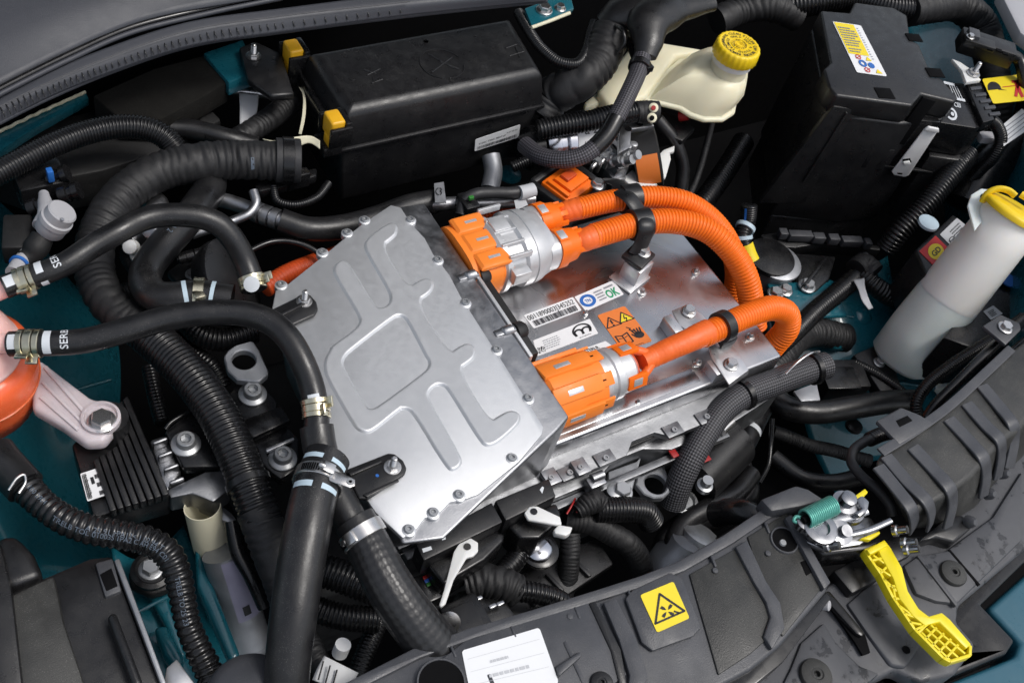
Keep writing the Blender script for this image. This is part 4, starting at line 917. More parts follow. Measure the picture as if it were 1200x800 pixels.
o, p_ = tube('ribbed_hose', [(*Z3(120,610),.03),(*Z3(220,590),.035),(*Z3(350,570),.04),(*Z3(470,540),.045),(*Z3(570,525),.045),(*Z3(640,520),.045)], 12.5, 'corrugated', None, ribs=1, pitch_mm=4.4, depth=.16); tag(o, 'ribbed black hose crossing above the silver pump', 'hose')
tube('tape_end', [(*Z3(580,525),.045),(*Z3(640,522),.046),(*Z3(680,525),.046)], 13, 'tape', o, wrinkle=.03)
for a, b, m_ in ((662,508,'wire_red'),(655,555,'dark')):
    lathe('yellow_seal', P(*Z3(a,b),.056), fw*-1, [(0,.006),(.004,.006),(.005,.004)], 'cream', o, 16); lathe('wire_end', P(*Z3(a,b),.060), fw*-1, [(0,.003),(.003,.003)], m_, o, 10)
o, p_ = tube('woven_harness', [(*Z3(610,270),.115),(*Z3(590,340),.11),(*Z3(550,430),.105),(*Z3(490,550),.09),(*Z3(430,650),.075),(*Z3(330,730),.06),(*Z3(230,750),.05),(*Z3(130,730),.04),(*Z3(60,680),.03)], 10.5, 'braid', None); tag(o, 'thin woven-sleeve harness hanging in a curve from the duct to the fuse box', 'harness')
ring('tie', p_, p_.len*.06, .008, 'black_smooth', o, 1.1, .002); box('tie_head', P(*Z3(640,320),.115), .005,.004,.004,'black_smooth',o,.001)
wrap_patch('bare_sleeve', p_, p_.len*.40, p_.len*.58, -1.6, 1.6, 'black_smooth', o)
ab = thing('brake_pump', 'shiny silver cylindrical brake pump with white label behind the orange connector', 'pump', P(690,170,-.03))
ax_ = (P(*Z3(500,640),0)-P(*Z3(120,690),0)).normalized()
lathe('barrel', P(*Z3(110,680),-.01), ax_, [(0,.020),(.004,.031),(.012,.034),(.020,.034),(.022,.031),(.030,.031),(.032,.036),(.10,.036),(.102,.030),(.12,.030)], 'pump_steel', ab, 48)
lathe('black_cap', P(*Z3(100,690),-.01), ax_, [(-.02,.015),(-.01,.028),(.004,.030)], 'black_smooth', ab, 32)
pth = mkpath([P(*Z3(110,680),-.01)+ax_*.03, P(*Z3(110,680),-.01)+ax_*.06, P(*Z3(110,680),-.01)+ax_*.1], [.036]*3)
lb = wrap_patch('label', pth, .012, .062, -.75, .6, 'paper', ab, .0006)
wrap_text('label_print', pth, .022, 'a 2.7', .012, 'ink', lb, -.3); wrap_text('label_print', pth, .02, '6000 63184', .005, 'ink', lb, .15)
box('block', P(*Z3(480,690),-.03), .03,.03,.035,'cast_alu',ab,.004); 
for k in range(5): lathe('fitting', P(*Z3(420+k*28,740+(k%2)*22),-.01+.004*k), Z*.6-Y*.5+X*.2, [(0,.008),(.010,.008),(.012,.006),(.022,.006)], 'grey_bolt', ab, 14)
o = thing('pump_bracket', 'grey cast bracket with holes behind the orange connector', 'bracket', P(740,150,0))
prism('arm', PL(.03, Z3(515,575),Z3(560,560),Z3(640,555),Z3(670,590),Z3(560,605),Z3(555,690),Z3(500,720),Z3(500,650)), .008, 'cast_alu', o, .0015)
for a, b in ((598,580),(545,605)): lathe('hole', P(*Z3(a,b),.0302), Z, [(0,.0045),(.0006,.0045)], 'dark', o, 14)
for k in range(4): box('step', P(*V6(320-k*20,340+k*85),.01-.012*k), .010,.012,.010,'cast_alu',o,.002)
# rotor-like part with orange label and pale plate
o = thing('coil_housing', 'black round housing with orange label and pale toothed plate behind the conduits', 'housing', P(760,200,-.06))
axr = (X*.75-Y*.35+Z*.35).normalized()
cR = P(*V6(505,440),-.015)
lathe('drum', cR, axr, [(-.016,.040),(.016,.040),(.018,.037)], 'black_matte', o, 48)
V_, F_ = [], []
pthr = mkpath([cR-axr*.02,cR,cR+axr*.02],[.040]*3)
wrap_patch('orange_label', pthr, .006, .034, -.1, .95, 'paper_orange', o, .0006)
prism('pale_plate', PL(-.02, V6(330,590),V6(410,520),V6(480,600),V6(600,420),V6(650,370),V6(740,335),V6(735,380),V6(700,385),V6(710,440),V6(670,580),V6(560,670),V6(410,665)), .006, 'white_plastic', o, .0015)
# orange block connector behind the inverter
o = thing('block_connector', 'orange block connector in a black frame behind the twin connector', 'connector', P(660,225,-.02))
bb = (X*.94+Y*.34).normalized(); bb2 = Vector((-bb.y,bb.x,0))
cK = P(*G_(650,100),.015)
box('body', cK, .026,.022,.016,'orange',o,.003,ax=bb,ay=bb2)
box('top_step', cK+Z*.018+bb*.004, .018,.013,.003,'orange',o,.0012,ax=bb,ay=bb2); box('latch', cK+Z*.022+bb*.002+bb2*.004, .009,.006,.003,'orange_dark',o,.001,ax=bb,ay=bb2)
box('rib', cK+Z*.018-bb*.020, .003,.016,.002,'orange',o,.0008,ax=bb,ay=bb2)
for sx, sy, hx, hy in ((-1,0,.005,.032),(1,0,.005,.032),(0,1,.032,.005),(0,-1,.032,.004)):
    box('frame_bar', cK+bb*(sx*.033)+bb2*(sy*.029)-Z*.002, hx,hy,.018,'black_plastic',o,.004,ax=bb,ay=bb2)
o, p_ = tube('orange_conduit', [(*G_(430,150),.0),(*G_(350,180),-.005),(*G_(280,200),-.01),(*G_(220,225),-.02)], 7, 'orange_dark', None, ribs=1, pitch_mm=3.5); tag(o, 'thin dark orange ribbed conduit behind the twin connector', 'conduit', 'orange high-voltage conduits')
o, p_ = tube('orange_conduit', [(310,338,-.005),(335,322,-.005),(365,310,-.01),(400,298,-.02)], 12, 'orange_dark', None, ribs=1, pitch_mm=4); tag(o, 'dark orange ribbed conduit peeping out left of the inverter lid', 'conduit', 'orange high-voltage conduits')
# ================================================================== RIGHT SIDE: washer neck, module, cables
wb = thing('washer_bottle', 'milky white washer bottle neck with yellow cap at the right edge', 'bottle', P(1056,430,-.14))
w0, w1 = P(1190,250,.085), P(1052,424,-.135); axw = (w0-w1).normalized(); Lw = (w0-w1).length
lathe('neck', w1, axw, [(-.004,.018),(-.001,.034),(.006,.0415),(.05,.0425),(Lw*.45,.0408)], 'tank_milky', wb, 56, 60)
lathe('neck_top', w1, axw, [(Lw*.45,.0408),(Lw*.6,.0402),(Lw*.8,.039),(Lw-.006,.038),(Lw,.033)], 'milky_dry', wb, 56, 60)
prism('lower_tank', PL(-.17, W7(790,80),W7(900,40),W7(1000,80),W7(1050,170),W7(950,260),W7(850,240),W7(770,190)), .1, 'tank_milky', wb, .012, 3)
ea = prism('ear', [P(*W1(x,y),.075) for x,y in ((938,160),(955,110),(1000,82),(1045,88),(1075,125),(1050,180),(970,280))], .004, 'tank_milky', wb, .0015)
lathe('ear_hole', P(*W1(1030,135),.0752), Z, [(0,.010),(.0005,.010)], 'dark', ea, 24)
cpw = lathe('cap', w0-axw*.004, axw, [(0,.035),(.001,.0415),(.006,.042),(.009,.040),(.0115,.032),(.012,.004)], 'yellow', wb, 56, 50)
tube('cap_strap', [(*W1(1005,145),.082),(*W1(1030,105),.094),(*W1(1080,85),.102),(*W1(1130,95),.104),(*W1(1160,120),.103)], 5, 'yellow', cpw, sq=.7)
tube('cap_rib', [(*W1(1185,110),.108),(*W1(1250,150),.108)], 4, 'yellow', cpw)
md = thing('control_module', 'black control module with red and yellow round sticker beside the washer neck', 'module', P(1110,290,-.08))
prism('case', PL(-.02, W1(690,370),W1(870,200),W1(1010,330),W1(980,560),W1(800,620)), .08, 'black_plastic', md, .004)
prism('case_right', PL(-.04, W1(1000,560),W1(1200,360),W1(1330,500),W1(1250,800),W1(960,830),W1(820,780)), .08, 'black_smooth', md, .004)
q = PL(-.0195, W1(790,460),W1(862,380),W1(785,305),W1(708,378))
s = sticker('red_label', q, 'paper_red', md, .0004, .02); Print().disc(.5,.5,.34,1.0,28).lay('yellow_disc', q, 'paper_yellow', s, .0008); Print().text('GD',.28,.38,.24,.44,.02).lay('letters', [q[0],q[1],q[2],q[3]], 'ink', s, .0012)
q = PL(-.0195, W1(875,370),W1(962,285),W1(885,222),W1(805,300))
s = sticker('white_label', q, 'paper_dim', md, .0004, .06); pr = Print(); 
for k in (-1,1): pr.arc(.2+k*.07,.35,.07,.05,1,-20 if k<0 else 0,180 if k<0 else 200,12)
pr.arc(.2,.38,.15,.04,1,20,160,12).smalltext(.35,.9,.2,.85,5,.4).lay('label_print', q, 'ink', s, .0008)
lathe('blue_plug', P(*W1(1125,515),-.036), Z, [(0,.012),(.002,.012),(.003,.009)], 'ink_blue', md, 24)
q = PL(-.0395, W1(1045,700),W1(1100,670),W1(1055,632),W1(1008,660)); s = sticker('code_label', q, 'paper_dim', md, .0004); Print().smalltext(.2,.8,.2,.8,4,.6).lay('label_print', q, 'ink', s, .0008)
lathe('white_plug', P(*W1(748,250),-.015), Z, [(0,.014),(.004,.014),(.006,.010)], 'light_blue', md, 24)
o, p_ = tube('ribbed_hose', [(1135,180,.0),(1110,210,-.01),(1085,240,-.03),(1055,270,-.06),(1038,292,-.09)], 13, 'corrugated', None, ribs=1, pitch_mm=5, depth=.18); tag(o, 'ribbed black hose running down the right side of the battery cover', 'hose')
o, p_ = tube('round_duct', [(1215,150,-.02),(1180,175,-.03),(1150,205,-.05),(1130,240,-.08)], 26, 'black_smooth', None); tag(o, 'smooth black round duct behind the washer cap', 'duct')
o, p_ = tube('ribbed_hose', [(890,425,-.07),(925,395,-.09),(955,365,-.10),(985,340,-.10),(1005,322,-.11),(1012,305,-.12)], 12, 'corrugated', None, ribs=1, pitch_mm=4.5); tag(o, 'ribbed black hose over the strut tower left of its white tag', 'hose')
o, p_ = tube('ribbed_hose', [(1010,322,-.10),(1025,335,-.10),(1045,348,-.11),(1080,358,-.13)], 12, 'corrugated', None, ribs=1, pitch_mm=4.5); tag(o, 'ribbed black hose over the strut tower right of its white tag', 'hose')
tube('tape_wrap', [(1003,318,-.098),(1012,312,-.096),(1024,322,-.096)], 15, 'tape', o, wrinkle=.03)
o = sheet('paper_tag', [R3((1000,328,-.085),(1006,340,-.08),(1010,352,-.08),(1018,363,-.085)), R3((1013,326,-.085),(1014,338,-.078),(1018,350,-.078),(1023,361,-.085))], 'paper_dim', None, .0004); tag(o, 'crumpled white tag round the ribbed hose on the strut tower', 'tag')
o, p_ = tube('wrapped_hose', [(880,460,-.10),(905,430,-.10),(930,400,-.11),(955,390,-.13),(990,395,-.15)], 17, 'tape', None, wrinkle=.03); tag(o, 'tape-wrapped harness junction below the looping orange conduit', 'harness')
o = thing('round_mount', 'small round black mount with yellow-banded hose under the battery corner', 'mount', P(880,310,-.12))
lathe('pot', P(*V4(400,620),-.13), Z, [(0,.03),(.026,.03),(.028,.034),(.032,.034),(.034,.03),(.036,.02)], 'magnesium', o, 40)
lathe('lid', P(*V4(410,520),-.10), Z, [(0,.034),(.006,.033),(.010,.02)], 'black_smooth', o, 40)
_, pp = tube('hose_stub', [(*V4(290,200),-.03),(*V4(280,300),-.05),(*V4(250,380),-.06),(*V4(270,470),-.075),(*V4(300,540),-.085)], 10, 'corrugated', o, ribs=1, pitch_mm=3)
wrap_patch('yellow_band', pp, pp.len*.66, pp.len*.98, -1.4, 1.4, 'paper_yellow', o, .0012)
wrap_patch('blue_stripe', pp, pp.len*.02, pp.len*.4, .2, .45, 'ink_blue', o, .0012); ring('band', pp, pp.len*.38, .006, 'light_blue', o, 1.08)
ring('band', pp, pp.len*.56, .005, 'light_blue', o, 1.08)
o, p_ = tube('ribbed_hose', [(800,262,-.14),(825,235,-.13),(850,200,-.12),(872,165,-.11)], 13, 'corrugated', None, ribs=1, pitch_mm=5); tag(o, 'ribbed black hose in the shadow left of the battery cover', 'hose')
o = thing('strut_bracket', 'black folded bracket with a grey bolt below the battery cover', 'bracket', P(950,335,-.12))
prism('plate', PL(-.11, V4(560,480),V4(800,500),V4(760,640),V4(680,715),V4(580,700)), .02, 'black_smooth', o, .003); bolt('hex', P(*V4(625,680),-.109), .012, o, 'grey_bolt')
prism('web', PL(-.098, V4(730,500),V4(760,500),V4(640,660),V4(600,670)), .012, 'black_smooth', o, .002)
# ================================================================== LEFT: coolant tank and hoses
ct = thing('coolant_tank', 'pink translucent coolant tank with orange-red coolant at the left edge', 'tank', P(-10,480,-.03))
tc_ = P(-38,426,.04); rT = .056
lathe('dome', Vector((tc_.x,tc_.y,.056)), Z, [(0,rT*.80),(.002,rT*.84),(.006,rT*.84),(.008,rT*.79),(.022,rT*.74),(.036,rT*.6),(.046,rT*.42),(.05,rT*.08)], 'tank_pink', ct, 56, 60)
lathe('coolant_wall', Vector((tc_.x,tc_.y,-.02)), Z, [(0,rT*.7),(.006,rT*.9),(.03,rT*1.01),(.060,rT*1.02),(.070,rT*.98),(.077,rT*.84)], 'tank_coolant', ct, 56, 60)
ring('weld_seam', mkpath([Vector((tc_.x,tc_.y,z_)) for z_ in (.0,.02,.04)], [rT*1.01]*3), .022, .003, 'tank_coolant', ct, 1.0, .0015, 56)
lathe('tank_foot', Vector((tc_.x,tc_.y,-.05)), Z, [(0,rT*.5),(.03,rT*.72)], 'tank_pink', ct, 40, 60)
ar = prism('arm', PL(.022, W2(150,150),W2(200,170),W2(430,345),W2(510,355),W2(548,395),W2(545,480),W2(490,548),W2(400,553),W2(290,470),W2(150,390)), .016, 'milky_pink', ct, .005, 3)
for q in (((200,200),(220,190),(400,400),(390,415)),((180,340),(200,330),(370,480),(360,495)),((190,270),(205,262),(390,450),(380,460))): prism('arm_rib', PL(.0245, *[W2(*v) for v in q]), .004, 'milky_pink', ar, .001)
lathe('boss', P(*W2(475,455),.018), Z, [(0,.017),(.008,.017),(.009,.0145),(.0055,.0135)], 'milky_pink', ar, 32)
bolt('hex', P(*W2(478,458),.0238), .0125, ct, 'steel')
_, _ = tube('upper_outlet', [(-30,352,.085),(-8,343,.09),(10,335,.095)], 12, 'tank_pink', ct)
_, _ = tube('lower_outlet', [(-20,404,.085),(10,402,.088),(22,402,.09)], 12, 'tank_pink', ct)
def hose(name, label, pts, r, m='rubber', **k):
    o, p = tube(name, pts, r, m, None, **k); tag(o, label, 'hose'); return o, p
def sat(p, x, y):                               # length along a hose nearest to where it is seen at x, y
    return min((((P(x,y,path_at(p,p.len*k/300)[0].z)-path_at(p,p.len*k/300)[0]).length, p.len*k/300) for k in range(301)))[1]
hA, pA = hose('rubber_hose', 'upper smooth rubber hose with white printed letters running right from the coolant tank', [(4,337,.098),(22,330,.10),(45,322,.105),(75,310,.11),(108,289,.115),(140,271,.12),(165,258,.12),(185,253,.12),(212,252,.12),(237,255,.118),(258,264,.112),(274,282,.10),(286,304,.085),(294,325,.075),(298,340,.07)], 14)
s_ = sat(pA,30,326); spring_clamp(pA, s_, .014, hA, .7)
wrap_patch('white_stripe', pA, s_+.0115, s_+.0175, -1.5, -.1, 'ink_white', hA); wrap_patch('white_stripe', pA, s_+.0115, s_+.0175, .7, 1.4, 'ink_white', hA)
wrap_patch('white_stripe', pA, .002, .012, -.9, .1, 'ink_white', hA)
round_text('hose_print', pA, s_+.032, 'SERB', .0065, 'ink_white', hA, .0, .008)
s_ = sat(pA,296,333); spring_clamp(pA, s_-.001, .012, hA, -1.1)
lathe('end_cap', P(295,333,.083), fw*-1, [(0,.0076),(.001,.0076),(.0015,.005)], 'ink_white', hA, 20)
hB, pB = hose('rubber_hose', 'lower smooth rubber hose with white printed letters bending down over the inverter lid', [(12,403,.09),(35,402,.094),(60,402,.097),(100,399,.10),(150,386,.108),(200,372,.115),(250,366,.12),(290,368,.122),(318,378,.122),(338,396,.12),(355,425,.112),(366,455,.10),(371,485,.09),(371,505,.085)], 15)
s_ = sat(pB,36,402); spring_clamp(pB, s_, .016, hB, .9)
wrap_patch('white_stripe', pB, s_+.0125, s_+.0185, -1.2, .9, 'ink_white', hB); wrap_patch('white_stripe', pB, .002, .013, -.8, .4, 'ink_white', hB)
round_text('hose_print', pB, s_+.032, 'SERB', .0065, 'ink_white', hB, .5, .008)
s_ = sat(pB,368,479); spring_clamp(pB, s_, .015, hB, -.6)
wrap_patch('white_stripe', pB, s_-.012, s_-.008, -.4, .5, 'ink_white', hB)
hE, pE = hose('rubber_hose', 'thick black hose bent into a vee between the two printed hoses', [(244,195,.03),(246,218,.035),(232,242,.04),(212,265,.045),(190,290,.045),(174,312,.045),(170,332,.045),(184,347,.045),(205,349,.048),(230,346,.05),(248,348,.05),(272,352,.05)], 19)
s_ = sat(pE,233,346); ring('hose_clamp', pE, s_, .010, 'zinc', hE, 1.04, .0014)
c_, t_, r_ = path_at(pE, s_); box('clamp_box', c_+(CAM-c_).normalized()*(r_+.001), .005,.005,.003,'zinc',hE,.001)
for d_ in (-.012,.013): wrap_patch('white_stripe', pE, s_+d_-.002, s_+d_+.002, -1.3, 1.3, 'light_blue', hE)
wrap_text('hose_print', pE, sat(pE,216,260), '1 K BPA 2', .0055, 'ink_hose', hE, .3)
# big tape-wrapped hose and its ribbed continuation
o, p_ = hose('wrapped_hose', 'big tape-wrapped hose sweeping from the fuse box clip round to the left', [(352,189,.055),(330,188,.055),(295,187,.055),(255,189,.055),(215,194,.055),(178,205,.052),(148,224,.048),(126,250,.042),(113,283,.034),(112,315,.026),(122,345,.02),(145,372,.016),(172,392,.014)], 23, 'tape', wrinkle=.030)
wrap_patch('paint_mark', p_, p_.len*.135, p_.len*.145, -.5, .1, 'ink_hose', o, .0012)
kl = thing('hose_clip', 'black plastic hose clip with grey liner left of the fuse box', 'clip', P(355,205,.04))
ring('liner', p_, p_.len*.035, .026, 'rubber_soft', kl, 1.04, .002, 36)
ring('band', p_, p_.len*.035, .012, 'black_smooth', kl, 1.12, .002, 36)
prism('arm', PL(.032, Z1(880,640),Z1(1000,600),Z1(1100,580),Z1(1100,610),Z1(1010,640),Z1(900,665)), .012, 'black_smooth', kl, .003)
box('buckle', P(*Z1(1035,620),.036), .012,.006,.010,'black_smooth',kl,.002)
MAT['valve_grey_dark'] = MAT['black_smooth']
o, p_ = hose('ribbed_hose', 'thick ribbed black hose running down from the tape-wrapped hose to the lower middle', [(165,385,.016),(185,402,.016),(212,428,.018),(240,462,.02),(262,498,.02),(280,538,.018),(296,580,.012),(312,622,.0)], 24, 'corrugated', ribs=1, pitch_mm=5.0, depth=.13)
ring('tie', p_, sat(p_,291,566), .007, 'black_smooth', o, 1.03, .0015)
tube('tape_wrap', [(302,598,.006),(318,640,-.005),(333,680,-.02),(345,720,-.04)], 25, 'tape', o, wrinkle=.03)
hC, pC = hose('ribbed_hose', 'medium ribbed black hose at the far left below the bonnet seal', [(-15,210,.07),(20,191,.072),(60,171,.075),(100,156,.075),(135,149,.075),(168,150,.072),(192,160,.065),(206,175,.055)], 14.5, 'corrugated', ribs=1, pitch_mm=3.4)
o, p_ = hose('wrapped_hose', 'short tape-wrapped ribbed hose slanting left of the upper yellow clip', [(345,118,.02),(325,132,.022),(305,146,.022),(285,160,.02),(265,172,.015)], 13.5, 'tape', wrinkle=.03)
o, p_ = hose('rubber_hose', 'dark hose lying behind the tape-wrapped hose', [(185,150,.03),(225,152,.03),(265,162,.028),(300,172,.02)], 12)
o = thing('metal_tube', 'short silver tube with a hanging white tag left of the fuse box', 'tube', P(290,112,.02))
_, p_ = tube('pipe', [(258,104,.025),(290,108,.025),(330,111,.025)], 6, 'steel', o)
sg = sheet('tag', [R3((280,108,.03),(281,125,.028),(281,140,.024),(281,153,.02)), R3((303,111,.03),(302,125,.028),(299,138,.024),(292,146,.02))], 'paper_dim', o, .0003)
q = R3((281,152,.0215),(281,110,.0305),(303,112,.0305),(298,140,.0245)); Print().text('22 110',.1,.35,.3,.7).lay('tag_print', q, 'ink', sg, .001)
# sensor valve
vl = thing('grey_valve', 'pale grey plastic valve elbow with round cap at the left', 'valve', P(60,275,.03))
vc = P(*Z5(270,240),.075)
axv = (Z*.75+X*.45-Y*.1).normalized()
lathe('cap', P(*Z5(222,285),.062), axv, [(0,.0115),(.004,.0145),(.014,.0145),(.015,.0155),(.020,.0155),(.021,.0138),(.030,.0138),(.0315,.0125),(.032,.002)], 'valve_grey', vl, 36)
tube('neck', [(*Z5(205,110),.06,6),(*Z5(212,160),.065,8.5),(*Z5(215,205),.07,9.5),(*Z5(205,260),.068,13)], 9, 'valve_grey', vl)
tube('stub', [(*Z5(200,310),.06,13),(*Z5(170,360),.055,15),(*Z5(140,400),.05,12),(*Z5(100,420),.05,10)], 12, 'black_matte', vl)
tube('pipe', [(*Z5(130,390),.05),(*Z5(95,430),.052),(*Z5(60,480),.055)], 9, 'valve_grey', vl)
ring('blue_ring', mkpath(R3((*Z5(130,390),.05),(*Z5(95,430),.052),(*Z5(60,480),.055)),[.007]*3), .016, .003, 'ink_blue', vl, 1.15)
lathe('cap_mark', P(*Z5(292,228),.0905), axv, [(0,.002),(.0004,.002)], 'ink_grey', vl, 8)
box('connector', P(*Z5(85,320),.045), .022,.013,.012,'black_matte',vl,.003,ax=(X*.3+Y*.95).normalized(),ay=(Y*.3-X*.95).normalized())
o = thing('valve_block', 'black valve block with round fittings above the grey valve', 'valve', P(45,225,.03))
box('block', P(*Z5(190,60),.04), .024,.020,.015,'black_smooth',o,.004)
for a, b in ((285,120),(140,180),(230,40)): lathe('fitting', P(*Z5(a,b),.05), (X-Y*.3+Z*.5).normalized(), [(0,.009),(.008,.009),(.009,.007),(.013,.007),(.014,.009),(.02,.009)], 'black_smooth', o, 20)
box('blue_tab', P(*Z5(235,20),.065), .003,.004,.007,'ink_blue',o,.001)
# air-conditioning pipes
o = thing('aircon_pipe', 'silver air-conditioning pipe with crimped collar between the hoses and the lid', 'pipe', P(300,250,.03))
_, p_ = tube('pipe', [(225,232,.02),(257,234,.024),(285,242,.026),(305,250,.028),(331,259,.03)], 9, 'cast_alu', o)
for d_ in (.72,.82,.92): ring('crimp', p_, p_.len*d_, .0085, 'cast_alu', o, 1.12, .002)
_, p2_ = tube('branch', [(297,224,.05),(300,238,.046),(292,250,.042),(275,258,.038),(258,264,.036),(225,275,.03)], 5.5, 'cast_alu', o)
tube('pipe', [(150,285,.03),(170,262,.03),(185,240,.025),(170,232,.02)], 13, 'cast_alu', o)
lathe('fitting', P(*Z5(720,280),.045), fw*-1, [(0,.009),(.01,.009),(.012,.005)], 'cast_alu', o, 14)
lathe('fitting', P(*Z5(620,360),.035), fw*-1, [(0,.008),(.008,.007),(.010,.003)], 'white_plastic', o, 14)
o, p_ = hose('rubber_hose', 'thick black hose running behind the inverter lid to the silver pipe', [(328,258,.03),(360,268,.025),(400,266,.02),(440,256,.015),(480,242,.012),(510,236,.01)], 14.5)
tube('silver_end', [(495,240,.013),(540,238,.015),(580,237,.015),(625,233,.015)], 8, 'cast_alu', o)
sg = prism('side_tag', PL(.03, G_(35,60),G_(80,52),G_(92,150),G_(40,150)), .0008, 'magnesium', o, 0); pr = Print()
q = PL(.0302, G_(42,130),G_(85,128),G_(80,65),G_(38,70))
for k in (-1,1): pr.arc(.5,.5+k*.12,.12,.09,.7,-90,90,10)
pr.arc(.45,.5,.27,.08,.7,100,260,10).lay('emblem', q, 'ink', sg, .0004)
o, p_ = tube('sensor_lead', [(540,252,.02),(545,235,.03),(556,228,.035),(575,226,.035),(600,226,.035),(612,224,.035)], 7, 'rubber_soft', None); tag(o, 'short sheathed sensor lead with black plug above the twin connector', 'cable')
box('plug', P(*G_(190,165),.025), .009,.013,.010,'black_smooth',o,.002); tube('paper_wrap', [(*G_(435,105),.036),(*G_(470,98),.036),(*G_(500,90),.036)], 8.5, 'paper_dim', o); box('green_pin', P(*G_(208,128),.04), .003,.002,.002,'wire_green',o,.0005)
prism('paper_flag', PL(.03, G_(410,140),G_(460,125),G_(475,160),G_(420,185)), .0006, 'paper_dim', o, 0)
o, p_ = tube('thin_cable', [(280,300,.02),(320,283,.02),(350,285,.018),(375,298,.012),(385,315,0)], 3.5, 'black_smooth', None); tag(o, 'thin black cable arching left of the lid', 'cable')
o, p_ = tube('thin_cable', [(320,218,.03),(325,235,.025),(345,240,.025),(370,232,.025),(385,215,.02)], 5, 'corrugated', None, ribs=1, pitch_mm=2.4); tag(o, 'thin ribbed cable looping under the hose clip', 'cable')
o = lathe('round_horn', P(268,332,.0), (X*.6-Y*.3+Z*.5), [(-.02,.020),(-.015,.042),(0,.047),(.006,.047),(.008,.043),(.012,.02)], 'black_plastic', None, 44); tag(o, 'round black disc-shaped housing behind the upper hose end', 'housing')
o = thing('hose_joint', 'small black threaded joint below the vee hose', 'joint', P(235,300,.02))
_, pj = tube('rod', [(*Z5(830,415),.02),(*Z5(930,390),.022),(*Z5(1030,365),.024)], 4, 'black_smooth', o)
for f_ in (.12,.3,.5,.62,.85): ring('collar', pj, pj.len*f_, .008, 'black_smooth', o, 1.5, .001)
# --- tee at the lower left of the lid
hb, pb = hose('rubber_elbow', 'short smooth black elbow joining the printed hose to the tee', [(371,500,.088),(374,520,.082),(380,545,.076),(392,575,.07),(408,605,.064),(424,635,.056)], 20)
hL, pL = hose('rubber_hose', 'wide smooth rubber hose dropping out of the bottom edge, left of the knitted hose', [(384,536,.09,27),(376,555,.09,27),(368,580,.09,27),(360,620,.085,28),(352,665,.075,28),(344,720,.06,28),(338,770,.04,27),(334,830,.01,26)], 27)
s_ = sat(pL,373,563); worm_clamp(pL, s_, .011, hL, -.2)
for d_ in (-.013,.013): wrap_patch('stripe', pL, s_+d_-.0022, s_+d_+.0022, -1.1, -.2, 'light_blue', hL); wrap_patch('stripe', pL, s_+d_-.0022, s_+d_+.0022, .2, 1.2, 'light_blue', hL)
ey = prism('clamp_tail', PL(.108, W4(610,225),W4(690,255),W4(720,272),W4(720,295),W4(700,304),W4(620,275)), .0015, 'steel', hL, .0005); lathe('tail_hole', P(*W4(702,280),.1082), Z, [(0,.0032),(.0006,.003),(.0006,.0015),(0,.0012)], 'grey_bolt', ey, 14)
hK, pK = hose('knitted_hose', 'wide knitted-texture rubber hose curving down to the front crossmember', [(416,612,.066,24),(430,635,.062,26),(446,668,.055,28),(465,700,.045,29),(488,732,.03,30),(512,760,.012,31),(540,790,-.01,31)], 28, 'knit_hose')
s_ = sat(pK,428,625); worm_clamp(pK, s_, .012, hK, .5); ring('shrink_band', pK, max(.004,s_-.012), .012, 'rubber', hK, 1.0, .001)
o, p_ = hose('ribbed_hose', 'upper of two ribbed hoses between the two wide rubber hoses', [(352,664,-.03),(385,670,-.03),(430,686,-.03),(470,700,-.035)], 20, 'corrugated', ribs=1, pitch_mm=4.5, depth=.15)
o, p_ = hose('ribbed_hose', 'lower of two ribbed hoses between the two wide rubber hoses', [(350,694,-.05),(365,710,-.05),(400,722,-.05),(445,726,-.05)], 16, 'corrugated', ribs=1, pitch_mm=3.8)
o, p_ = hose('ribbed_hose', 'short ribbed hose going down behind the crossmember at the bottom', [(446,722,-.07),(436,745,-.07),(425,770,-.07),(415,800,-.075)], 12, 'corrugated', ribs=1, pitch_mm=3.6)
o, p_ = hose('taped_stub', 'taped cable stub with a printed white tag at the bottom edge', [(356,740,-.05),(366,760,-.05),(376,780,-.05),(384,800,-.05)], 13, 'tape', wrinkle=.02)
sg = sheet('tag', [R3((380,768,-.03),(372,782,-.03),(366,796,-.03)), R3((400,778,-.025),(393,790,-.025),(386,804,-.025)), R3((420,788,-.03),(414,799,-.03),(408,812,-.03))], 'paper', o, .0003)
for k in range(3): prism('tag_rule', PL(-.0215, (378+k*8,774+k*5),(380+k*8,774+k*5),(374+k*8,796+k*5),(372+k*8,796+k*5)), .0003, 'ink', sg, 0)
o = lathe('white_roll', P(398,765,-.04), (X*.2+Y*.1+Z), [(0,.007),(.014,.007)], 'paper', None, 18); tag(o, 'small rolled white label standing beside the taped stub', 'label')
o, p_ = hose('ribbed_hose', 'ribbed black hose dim behind the lifting eye at the left', [(215,372,-.03),(235,392,-.03),(262,398,-.03),(300,388,-.03)], 14, 'corrugated', ribs=1, pitch_mm=4)
o, p_ = hose('ribbed_hose', 'second ribbed hose deep below the lower printed hose', [(205,395,-.05),(228,415,-.05),(250,432,-.05),(262,455,-.06)], 11, 'corrugated', ribs=1, pitch_mm=4)
o, p_ = hose('ribbed_hose', 'ribbed hose lying under the finned module side', [(175,430,-.06),(182,465,-.06),(190,495,-.06)], 9, 'corrugated', ribs=1, pitch_mm=4)
